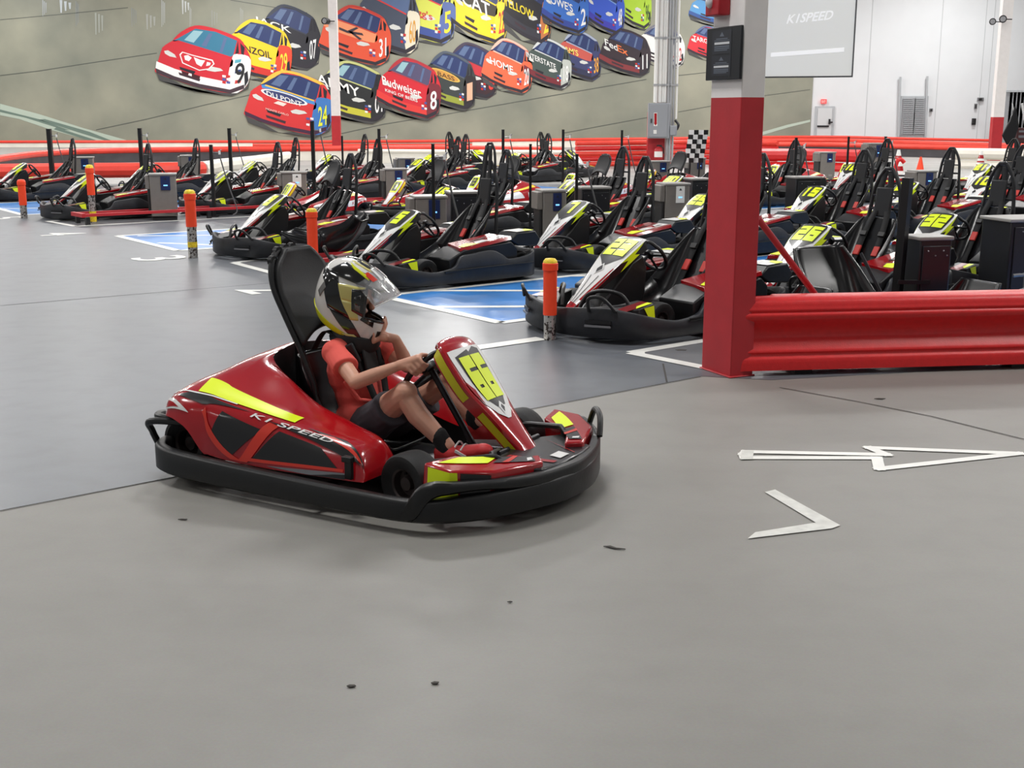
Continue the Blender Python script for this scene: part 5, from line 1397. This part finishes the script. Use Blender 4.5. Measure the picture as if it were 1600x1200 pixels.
# flags
def chequer(px0, label):
    Y = isle_pt(1080, -18.2).y - 1.2; b = W(px0, 258, Y); top = W(px0 + 6, 203, Y); t = thing('chequered_flag', label, 'flag', (b.x, Y, 0), 0, 'rolled chequered flags')
    mb = MB(); mb.tube([(0, 0, 0), (.06, 0, top.z)], .018, BLACK, n=8); mb.build('pole', t)
    mb = MB(); z0 = W(px0, 254, Y).z; z1 = top.z
    for i in range(7):
        for j in range(2):
            za, zb2 = z0 + (z1 - z0) * i / 7, z0 + (z1 - z0) * (i + 1) / 7; w = .095
            x0 = -.10 + j * w + .1 * i / 7; x1 = x0 + w; yy = lambda x: -.03 - .05 * math.sin(x * 14)
            mb.add([(x0, yy(x0), za), (x1, yy(x1), za), (x1, yy(x1), zb2), (x0, yy(x0), zb2)], [(0, 1, 2, 3)], KBLK if (i + j) % 2 else WHITE)
    mb.build('flag_cloth', t, solid=.006, flat=True)
chequer(1076, 'rolled black and white chequered flag just left of the column, left one'); chequer(1091, 'rolled black and white chequered flag touching the column edge, right one')
t = thing('flag_rack', 'dark rack holding marshal flags at the far right edge', 'rack', tuple(isle_pt(1592, -12.9)))
q = isle_pt(1592, -12.9)
mb = MB(); mb.box((0, 0, .62), (.10, .10, 1.24), BLACK); mb.box((.14, 0, 1.22), (.42, .22, .30), mat('rack_dark_red', (70, 30, 32), .6)); mb.box((0, 0, .02), (.5, .4, .04), BLACK); mb.build('rack_frame', t, bevel=.01)
mb = MB(); mb.poly([(-.04, -.115, 1.17), (.3, -.115, 1.17), (.3, -.115, 1.22), (-.04, -.115, 1.22)], KGREY); mb.poly([(-.04, -.115, 1.28), (.3, -.115, 1.28), (.3, -.115, 1.32), (-.04, -.115, 1.32)], KGREY); mb.build('rack_label', t, flat=True)
for k, (m, lab, dx) in enumerate([(KBLK, 'black rolled flag drooping from the rack at the far right edge', -.16), (WHITE, 'white flag stick leaning in the rack at the far right edge', .02), (YEL, 'yellow flag stick leaning in the rack at the far right edge', .14)]):
    ft2 = thing('marshal_flag', lab, 'flag', (q.x, q.y, 0)); mb = MB()
    mb.tube([(dx + .10, -.04 * k, 1.385), (dx - .02, -.04 * k, 1.86)], .012 if k == 0 else .022, WHITE if k < 2 else AMB, n=8); mb.build('stick', ft2)
    if k == 0:
        mb = MB(); pl = [(dx - .01, 1.84), (dx + .10, 1.40), (dx + .02, 1.12), (dx - .12, 1.02), (dx - .24, 1.22), (dx - .12, 1.5)]
        mb.prism(pl, KBLK, lambda p: (p[0], -.13, p[1]), lambda p: (p[0], -.17, p[1])); mb.build('flag_cloth', ft2, bevel=.02)
# hanging screen
YS = 24.0
SCR = mat('screen_white', (220, 220, 216), .6, emit=.16); SCRB = mat('screen_border', (60, 60, 62), .5); SCRT = mat('screen_text', (240, 240, 240), .5, emit=.26)  # faint emission stands in for projector light on sheet and lettering
t = thing('projection_screen', 'large pale hanging screen with faint lettering right of the column top', 'screen', (0, 0, 0))
def sc_pt(a, b, o=0.0):          # a across, b up; quad traced in the hall, set square at its own depth with a slight turn
    x0, x1 = W(1197, 100, YS).x, W(1326, 100, YS).x; zb = W(1260, 119, YS).z
    return Vector((x0 + (x1 - x0) * a, YS + .25 - .5 * a - o, zb + (2.2) * b))
mb = MB(); P = [(0, 0), (1, 0), (1, 1), (0, 1)]
mb.prism(P, SCR, lambda p: sc_pt(p[0], p[1]), lambda p: sc_pt(p[0], p[1], -.05)); mb.build('screen_surface', t, flat=True)
mb = MB()
for a, b, c, d in ((-.012, -.012, 1.012, .0), (-.012, 0, 0, 1), (1, 0, 1.012, 1), (-.012, 1, 1.012, 1.012)): mb.prism([(a, b), (c, b), (c, d), (a, d)], SCRB, lambda p: sc_pt(p[0], p[1], .02), lambda p: sc_pt(p[0], p[1], -.06))
mb.build('border', t, flat=True)
mb = MB(); put_text(mb, 'K1SPEED', lambda a, b: sc_pt(.24 + .52 * a, .44 + .075 * b + .03 * a, .006), SCRT, .3); mb.build('projected_lettering', t, flat=True); mb = MB(); mb.add([sc_pt(.08, .165, .006), sc_pt(.90, .20, .006), sc_pt(.90, .235, .006), sc_pt(.08, .20, .006)], [(0, 1, 2, 3)], SCRT); mb.build('projected_bar', t, flat=True)
mb = MB(); top = sc_pt(0, 1); 
for a in (.06, .94): p = sc_pt(a, 1.0); mb.tube([p, (p.x, p.y, 9.98)], .02, DKSTEEL)
p = sc_pt(-.03, .5); mb.tube([sc_pt(-.03, .62), (p.x, p.y, 9.98)], .04, DKSTEEL); mb.build('hanger', t)
# ------------------------------------------------------------------ track barriers
def track(label, pts, z, segs, th=.25, ztube=.13, name='track_barrier', Yfix=None):
    """pts: photo pixels along the top edge at height z; segs: list of (fraction, material top, material skirt)"""
    P = [(W(x, y, Yfix) if Yfix else G(x, y, z)) for x, y in pts]; P = [Vector(p) for p in cr([tuple(p) for p in P], 6)]
    D = [0.0]
    for i in range(1, len(P)): D.append(D[-1] + (P[i] - P[i - 1]).length)
    t = thing(name, label, 'barrier', (0, 0, 0)); f0 = -9999; XP = [PX(q)[0] for q in P]
    for f1, mt, ms, layers in segs:
        I = [i for i in range(len(P)) if XP[i] <= f1 and XP[i] > f0]
        if I and I[-1] + 1 < len(P) and XP[I[-1]] < f1: I.append(I[-1] + 1)
        if len(I) > 1:
            mb = MB(); zt = z
            mb.tube([P[i] for i in I], ztube / 2, mt, n=10)
            if layers:
                n = layers
                for k in range(1, n):
                    zz = P[0].z - k * ztube * 1.02
                    if zz > .05: mb.tube([(P[i].x, P[i].y, zz) for i in I], ztube / 2, [mt, ms][k % 2], n=10)
            else:
                rings = [[(P[i].x, P[i].y - .03, 0), (P[i].x, P[i].y - .03, P[i].z - ztube * .3), (P[i].x, P[i].y + th, P[i].z - ztube * .3), (P[i].x, P[i].y + th, 0)] for i in I]
                mb.loft(rings, ms)
            mb.build('barrier_segment', t)
        f0 = f1
    return t
W_, K_, D_ = RAILWHT, RAILRED, RAILDK
track('far red and white track barrier running along the foot of the mural', [(-120, 222), (200, 221.5), (600, 221), (1000, 217), (1280, 214), (1420, 217), (1620, 221)], .36, [(330, K_, W_, 0), (700, K_, K_, 3), (1010, K_, W_, 0), (9999, K_, K_, 3)], ztube=.15, Yfix=62.6)
track('curved track barrier with red top and dark skirt behind the left karts', [(-90, 262), (0, 248), (60, 240.5), (140, 236), (300, 233.5), (460, 232.5), (640, 231), (760, 231.5), (880, 233)], .42, [(445, K_, D_, 0), (9999, K_, W_, 0)], ztube=.2)
track('thick red barrier behind the left karts ending in a white curved stretch', [(-90, 271), (0, 268), (120, 266.5), (300, 264.5), (345, 259), (400, 253), (450, 246)], .36, [(305, K_, K_, 2), (9999, W_, W_, 2)], ztube=.36)
track('red over white track barrier crossing behind the middle posts', [(560, 236), (700, 237), (880, 238), (1015, 240)], .40, [(790, W_, W_, 0), (9999, W_, K_, 3)], ztube=.15)
track('stacked red tube barrier left of the column below the electrical panel', [(900, 224), (1010, 223), (1100, 222), (1215, 224)], .75, [(9999, K_, BARRED, 5)], ztube=.16)
track('red topped dark track barrier right of the column', [(1150, 225), (1300, 226), (1420, 229), (1600, 233)], .40, [(9999, K_, D_, 0)], ztube=.2)
track('thick red barrier stretch behind the karts right of the column', [(1160, 242), (1260, 242), (1345, 244)], .46, [(9999, BARRED, BARRED, 2)], ztube=.38)
track('white barrier stretch left of the far right post', [(1488, 240), (1560, 241), (1640, 243)], .45, [(9999, W_, W_, 2)], ztube=.36)
track('second red rail line below the white wall', [(1180, 219.5), (1300, 219.5), (1420, 223), (1600, 228)], .42, [(9999, K_, K_, 2)], ztube=.2)
# ------------------------------------------------------------------ camera, light
cam = bpy.data.cameras.new('camera'); cam.sensor_width = 36; cam.lens = FPX / 1600 * 36; cam.clip_end = 300
co = bpy.data.objects.new('camera', cam); COL.objects.link(co); co.location = (0, 0, CAM_H); co.rotation_euler = (math.pi / 2 - PITCH, 0, 0); scene.camera = co
def area(loc, sx, sy, e, col=(1, .985, .96)):
    l = bpy.data.lights.new('hall_light', 'AREA'); l.shape = 'RECTANGLE'; l.size = sx; l.size_y = sy; l.energy = e; l.color = col
    o = bpy.data.objects.new('hall_light', l); COL.objects.link(o); o.location = loc; return o
E_ = 440
for yy in (-5, 6, 17, 28, 39, 50, 59):
    for xx in (-26, -14, -2, 10, 22): area((xx, yy, 9.4), 2.6, 1.3, E_ * {-5: .22, 6: .95, 17: 1.3, 28: 1.3, 39: 1.3, 50: 1.35, 59: 1.35}.get(yy, 1.0))
w = bpy.data.worlds.new('hall_air'); scene.world = w; w.use_nodes = True
w.node_tree.nodes['Background'].inputs['Color'].default_value = (.92, .96, 1, 1); w.node_tree.nodes['Background'].inputs['Strength'].default_value = .16
vs_ = scene.view_settings; vs_.view_transform = 'Standard'; vs_.look = 'None'; vs_.gamma = 1; vs_.use_curve_mapping = False; vs_.exposure = 0.22
# ================================================================== the racing mural on the back wall
YM = YW + .40
MBG = None
def mural_mat():
    m = bpy.data.materials.new('printed_track'); m.use_nodes = True; nt = m.node_tree; b = nt.nodes['Principled BSDF']; L = nt.links.new
    tc = nt.nodes.new('ShaderNodeTexCoord'); n = nt.nodes.new('ShaderNodeTexNoise'); n.inputs['Scale'].default_value = .35; n.inputs['Detail'].default_value = 7
    L(tc.outputs['Object'], n.inputs['Vector']); r = nt.nodes.new('ShaderNodeValToRGB')
    r.color_ramp.elements[0].position = .3; r.color_ramp.elements[1].position = .72
    r.color_ramp.elements[0].color = lin((128, 131, 119)) + (1,); r.color_ramp.elements[1].color = lin((160, 159, 142)) + (1,)
    L(n.outputs['Fac'], r.inputs['Fac']); L(r.outputs['Color'], b.inputs['Base Color']); b.inputs['Roughness'].default_value = .45
    return m
MBG = mural_mat()
mural = thing('mural', 'huge wall mural of stock cars racing in two packs on a grey-green track', 'mural', (0, 0, 0))
mb = MB(); a, b = W(-260, 170, YM + .02), W(1268, 170, YM + .02)
mb.box(((a.x + b.x) / 2, YM + .02, 4.6), (b.x - a.x, .05, 9.2), MBG)
mb.build('mural_sheet', mural, flat=True)
def M2(x, y, k=0): return W(x, y, YM - .014 - .003 * k)
def MP(mb, pts, m, k=0): mb.poly([M2(x, y, k) for x, y in pts], m)
_pc = {}
def pm(c, r=.45):
    if c not in _pc: _pc[c] = mat('print_%02x%02x%02x' % c, c, r)
    return _pc[c]
LINE = pm((86, 90, 84)); PALE = pm((186, 200, 186)); DEEP = pm((70, 80, 92)); SHD = pm((66, 64, 72))
mb = MB()
def line(pts, w, m, k=0):
    for i in range(len(pts) - 1):
        (x0, y0), (x1, y1) = pts[i], pts[i + 1]; MP(mb, [(x0, y0 - w / 2), (x1, y1 - w / 2), (x1, y1 + w / 2), (x0, y0 + w / 2)], m, k)
line([(0, 118), (60, 111), (130, 100), (245, 83)], 1.2, LINE); line([(0, 31), (100, 22), (200, 12)], 1, LINE); line([(150, 203), (230, 186), (320, 164), (392, 148)], 1.2, LINE); line([(505, 215), (600, 194), (700, 178), (860, 150), (1010, 124)], 1.2, LINE)
line([(880, 208), (960, 193), (1020, 182)], 1.1, LINE); line([(1060, 118), (1115, 112)], 1, LINE); line([(1060, 175), (1115, 165)], 1, LINE); line([(1190, 150), (1266, 140)], .8, LINE); line([(780, 140), (862, 128), (990, 108)], .8, LINE); line([(360, 0), (480, 20)], 1, LINE)
MP(mb, [(0, 162), (60, 178), (130, 200), (198, 219), (150, 222), (80, 203), (30, 186), (0, 180)], PALE)
for q in ([(0, 171), (60, 186), (110, 204), (100, 203), (40, 184), (0, 175)], [(70, 186), (140, 206), (175, 220), (165, 220), (120, 206), (60, 187)], [(88, 199), (150, 219), (140, 220), (84, 202)]): MP(mb, q, pm((112, 132, 122)), 1)
MP(mb, [(1188, 207), (1230, 195), (1266, 187), (1266, 190.5), (1232, 199), (1188, 212)], PALE)
mb.build('track_lines', mural, flat=True)
# pictured reflections of stadium lights on the printed track
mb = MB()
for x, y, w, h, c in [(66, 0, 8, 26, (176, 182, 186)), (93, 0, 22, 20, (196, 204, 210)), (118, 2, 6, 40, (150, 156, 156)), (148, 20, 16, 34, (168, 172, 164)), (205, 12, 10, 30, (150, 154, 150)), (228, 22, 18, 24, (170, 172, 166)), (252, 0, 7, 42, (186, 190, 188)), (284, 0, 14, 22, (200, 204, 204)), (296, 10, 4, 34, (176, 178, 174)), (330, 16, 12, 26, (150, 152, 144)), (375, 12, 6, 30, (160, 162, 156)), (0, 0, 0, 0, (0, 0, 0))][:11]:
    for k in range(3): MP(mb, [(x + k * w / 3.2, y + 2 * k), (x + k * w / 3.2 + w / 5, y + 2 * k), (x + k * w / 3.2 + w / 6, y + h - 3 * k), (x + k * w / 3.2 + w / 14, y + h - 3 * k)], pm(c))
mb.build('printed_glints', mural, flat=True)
GLASS1 = pm((44, 58, 104), .3); GLASS2 = pm((92, 112, 150), .3); DARKP = pm((30, 30, 40)); LAMP = pm((214, 216, 212))
def race_car(box, body, roof=None, side=None, lower=None, glass=GLASS1, words=(), num=None, numc=(240, 240, 240), hood=None, sillc=(44, 40, 50), ellipse=None, extra=None, k0=0):
    """one printed car inside the pixel box x0,y0,x1,y1: seen nose-on from its front left"""
    x0, y0, x1, y1 = box; mb = MB()
    def T(u, v): return (x0 + (x1 - x0) * u, y0 + (y1 - y0) * v)
    def P(pts, c, k, sm=0):
        if sm: pts = cr(pts, sm, True)
        MP(mb, [T(*p) for p in pts], c if not isinstance(c, tuple) else pm(c), k + k0)
    roof = roof or body; side = side or body; lower = lower or body; hood = hood or body
    P([(.0, .66), (.04, .80), (.30, .93), (.72, 1.02), (.80, 1.03), (.97, .92), (1.0, .62), (.96, .90), (.40, .96)], (72, 72, 72), 0)         # ground shade print
    P([(.0, .62), (.03, .50), (.08, .31), (.18, .22), (.27, .09), (.41, .0), (.56, .02), (.74, .10), (.89, .20), (.95, .33), (1.0, .50), (.99, .75), (.93, .92), (.79, .99), (.45, .90), (.20, .79), (.01, .69)], body, 1, 3)
    P([(.18, .22), (.27, .09), (.41, .0), (.56, .02), (.74, .10), (.89, .20), (.86, .22), (.64, .09), (.42, .04), (.27, .20)], roof, 2, 3)
    P([(.18, .215), (.215, .20), (.42, .045), (.63, .09), (.855, .22), (.815, .43), (.79, .455), (.53, .34), (.24, .215)], glass, 3)
    P([(.40, .07), (.50, .085), (.40, .25), (.30, .21)], GLASS2 if glass is GLASS1 else (150, 190, 200), 4); P([(.56, .11), (.60, .12), (.53, .31), (.48, .29)], GLASS2, 4); P([(.72, .17), (.75, .185), (.70, .40), (.67, .385)], GLASS2, 4)
    P([(.865, .22), (.885, .215), (.90, .42), (.875, .40)], body, 5); P([(.24, .215), (.53, .34), (.79, .455), (.785, .475), (.53, .36), (.23, .235)], roof, 4)
    P([(.865, .22), (.935, .32), (.925, .43), (.875, .40), (.835, .42)], DARKP, 4)
    P([(.815, .43), (.87, .42), (.94, .43), (1.0, .50), (.99, .75), (.93, .92), (.79, .99), (.765, .70)], side, 2, 2)
    P([(.08, .31), (.18, .22), (.24, .215), (.53, .34), (.79, .455), (.765, .62), (.40, .50), (.10, .36)], hood, 2, 3)
    P([(.0, .62), (.20, .74), (.46, .85), (.78, .935), (.93, .86), (.93, .92), (.79, .99), (.45, .90), (.20, .79), (.01, .69)], sillc, 4)
    if lower is not body: P([(.01, .52), (.2, .63), (.46, .74), (.775, .83), (.78, .935), (.46, .85), (.20, .74), (.0, .62)], lower, 3)
    P([(.09, .37), (.13, .36), (.20, .42), (.22, .47), (.15, .45), (.10, .41)], LAMP, 4); P([(.52, .62), (.58, .595), (.68, .625), (.71, .66), (.62, .675), (.54, .655)], LAMP, 4)
    P([(.25, .60), (.42, .67), (.40, .71), (.26, .64)], DARKP, 4); P([(.24, .68), (.47, .78), (.46, .815), (.25, .72)], (60, 40, 50), 5)
    P([(.93, .70), (.965, .66), (.975, .80), (.935, .90)], DARKP, 5)
    if ellipse:
        P([(.19 + .26 + .27 * math.cos(a) * .98 + .0, .41 + .13 * math.cos(a) * .8 + .07 * math.sin(a)) for a in [2 * math.pi * i / 20 for i in range(20)]], ellipse[0], 4)
        P([(.19 + .26 + .24 * math.cos(a) * .98 + .0, .41 + .115 * math.cos(a) * .8 + .055 * math.sin(a)) for a in [2 * math.pi * i / 20 for i in range(20)]], ellipse[1], 5)
    for body_, (u, v), (du, dv), h, c, sh in words:
        put_text(mb, body_, lambda a, b2: M2(*T(u + du * a - h * .12 * b2 + sh * b2, v + dv * a - h * b2), 7 + k0), pm(c))
    if num:
        put_text(mb, num, lambda a, b2: M2(*T(.835 + .10 * a, .86 - .03 * a - .30 * b2), 7 + k0), pm(numc))
    # small sponsor patches by the front wheel
    for i in range(6): P([(.70 + .045 * (i % 2), .72 + .045 * (i // 2)), (.738 + .045 * (i % 2), .728 + .045 * (i // 2)), (.736 + .045 * (i % 2), .762 + .045 * (i // 2)), (.70 + .045 * (i % 2), .752 + .045 * (i // 2))], [(236, 236, 236), (70, 90, 160), (200, 40, 40)][(i * 2 + len(words)) % 3], 6)
    if extra: extra(P, mb, T)
    return mb.build('printed_car', mural, flat=True)
def ram(P, mb, T):
    P([(.25, .42), (.28, .38), (.40, .43), (.60, .50), (.62, .56), (.56, .64), (.46, .66), (.28, .55)], (240, 232, 232), 5)
    P([(.265, .43), (.285, .395), (.40, .445), (.59, .515), (.605, .56), (.555, .625), (.46, .645), (.29, .54)], (206, 44, 56), 6)
    for q in ([(.30, .44), (.34, .43), (.38, .47), (.35, .52), (.31, .50)], [(.40, .46), (.47, .50), (.52, .51), (.48, .60), (.43, .56)], [(.54, .53), (.58, .545), (.57, .58), (.53, .59)]): P(q, (244, 240, 240), 7)
    P([(.27, .66), (.35, .69), (.34, .73), (.28, .70)], (70, 20, 28), 6); P([(.38, .70), (.47, .74), (.46, .78), (.38, .75)], (70, 20, 28), 6)
    for i in range(5): P([(.835, .50 + .075 * i), (.90, .49 + .075 * i), (.89, .535 + .075 * i), (.83, .55 + .075 * i)], [(90, 170, 190), (240, 240, 240), (40, 60, 120), (230, 230, 230), (200, 50, 50)][i], 6)
WH = (240, 240, 238)
race_car((396, 7, 501, 108), (40, 40, 48), words=[('JACK', (.02, .30), (.55, .18), .13, WH, 0)], num='07', roof=(52, 58, 74), k0=0)
race_car((346, 30, 456, 128), (246, 206, 40), lower=(206, 48, 40), side=(222, 70, 44), words=[('PENNZOIL', (.10, .44), (.62, .20), .11, (40, 30, 40), 0)], num='29', numc=(250, 220, 60), k0=9)
race_car((243, 40, 392, 147), (206, 40, 54), lower=WH, side=WH, glass=pm((56, 120, 150)), num='9', numc=(30, 30, 36), sillc=(66, 48, 58), extra=ram, k0=18)
race_car((1076, -12, 1150, 42), (80, 150, 206), lower=(40, 80, 150), words=[], num=None)
race_car((1074, 40, 1140, 96), (214, 46, 58), roof=(90, 110, 150), words=[('TARGET', (.14, .40), (.5, .16), .13, WH, 0)], num='41', k0=9)
race_car((604, -44, 712, 69), (214, 220, 90), side=(90, 110, 170), lower=(60, 80, 150), roof=(220, 60, 70), words=[("Kellogg's", (.12, .52), (.55, .18), .13, (206, 50, 60), 0)], num='5', numc=(240, 220, 60))
race_car((556, -32, 656, 85), (70, 78, 96), side=(230, 222, 200), roof=(210, 60, 60), glass=GLASS2, num='60', numc=(220, 160, 60), k0=9)
race_car((498, 8, 611, 103), (224, 84, 54), hood=(240, 150, 106), roof=(196, 60, 50), num='31', words=[], extra=lambda P, mb, T: (P([(.28, .36), (.40, .42), (.60, .46), (.62, .50), (.40, .46), (.28, .40)], (60, 50, 60), 6), P([(.40, .42), (.52, .36), (.55, .38), (.46, .44), (.60, .56), (.56, .57)], (60, 50, 60), 6)), k0=18)
race_car((704, -44, 794, 69), (246, 214, 36), hood=(60, 52, 40), side=(250, 224, 60), words=[('CAT', (.20, .44), (.5, .2), .2, WH, 0)], num='22', numc=(210, 60, 60))
race_car((786, -44, 862, 69), (36, 34, 40), lower=(50, 50, 60), side=(196, 120, 70), words=[('YELLOW', (.02, .46), (.62, .20), .12, (246, 220, 40), 0)], num='2', numc=(250, 220, 60), k0=9)
race_car((846, -34, 920, 53), (56, 110, 196), lower=(50, 70, 150), words=[("LOWE'S", (.12, .42), (.55, .2), .15, WH, 0)], num='2', k0=18)
race_car((914, -34, 976, 54), (56, 90, 200), lower=(60, 60, 170), roof=(120, 160, 220), num='48', words=[], k0=9)
race_car((964, -40, 1018, 46), (176, 214, 54), words=[], num='96', numc=(60, 90, 40))
race_car((690, 66, 778, 154), (56, 34, 44), hood=(200, 50, 60), roof=(70, 60, 80), side=(60, 34, 40), words=[], num='8', numc=(230, 60, 50))
race_car((752, 60, 832, 146), (232, 106, 70), roof=(240, 190, 170), words=[('HOME', (.18, .46), (.45, .18), .13, WH, 0)], num='20', k0=9)
race_car((656, 80, 744, 171), (56, 62, 62), lower=(150, 160, 60), roof=(80, 90, 104), side=(40, 36, 40), ellipse=((230, 190, 90), (206, 150, 70)), words=[('BASS', (.32, .42), (.3, .1), .08, (90, 60, 30), 0)], num='1', numc=(230, 180, 150), k0=18)
race_car((588, 90, 689, 186), (210, 38, 52), lower=(224, 60, 56), roof=(180, 50, 60), glass=pm((84, 78, 110)), side=(120, 40, 52), words=[('Budweiser', (.10, .44), (.60, .22), .15, WH, 0), ('KING OF BEERS', (.14, .55), (.5, .18), .05, WH, 0)], num='8', k0=27)
race_car((868, 47, 940, 126), (60, 66, 110), hood=(200, 90, 80), roof=(170, 180, 200), lower=(46, 50, 80), words=[("M&M'S", (.1, .40), (.4, .12), .12, (250, 230, 120), 0)], num='38', numc=(240, 170, 60))
race_car((818, 60, 893, 139), (70, 84, 80), roof=(210, 214, 214), lower=(120, 40, 50), words=[('INTERSTATE', (.06, .36), (.62, .26), .11, WH, 0)], num='18', side=(190, 196, 190), k0=9)
race_car((992, 38, 1070, 106), (232, 232, 230), roof=(120, 120, 130), words=[], num='42', numc=(190, 50, 50))
race_car((936, 45, 1017, 119), (50, 38, 46), lower=(130, 50, 54), words=[('Fed', (.12, .34), (.25, .14), .14, WH, 0), ('Ex', (.36, .47), (.2, .10), .14, (240, 120, 60), 0)], num='11', k0=9)
race_car((489, 95, 605, 191), (36, 38, 40), roof=(196, 200, 130), lower=(200, 196, 60), glass=pm((52, 70, 110)), words=[('ARMY', (.06, .36), (.58, .24), .16, WH, 0)], num='01', k0=18)
race_car((382, 110, 520, 212), (212, 50, 52), hood=(212, 50, 52), roof=(236, 190, 70), side=(60, 120, 190), num='24', numc=(230, 236, 60), sillc=(66, 34, 62), ellipse=(WH, (52, 62, 110)), words=[('DU PONT', (.255, .385), (.40, .175), .075, WH, 0)],
         extra=lambda P, mb, T: (P([(.19, .22), (.24, .215), (.53, .34), (.79, .455), (.80, .53), (.72, .50), (.68, .51), (.55, .42), (.40, .36), (.30, .29), (.20, .27)], (70, 140, 206), 3), P([(.33, .50), (.38, .47), (.48, .51), (.44, .55)], (236, 220, 210), 6), put_text(mb, 'MONTE CARLO', lambda a, b: M2(*T(.24 + .26 * a, .60 + .10 * a - .03 * b), 8 + 27), pm((240, 200, 190)))), k0=27)
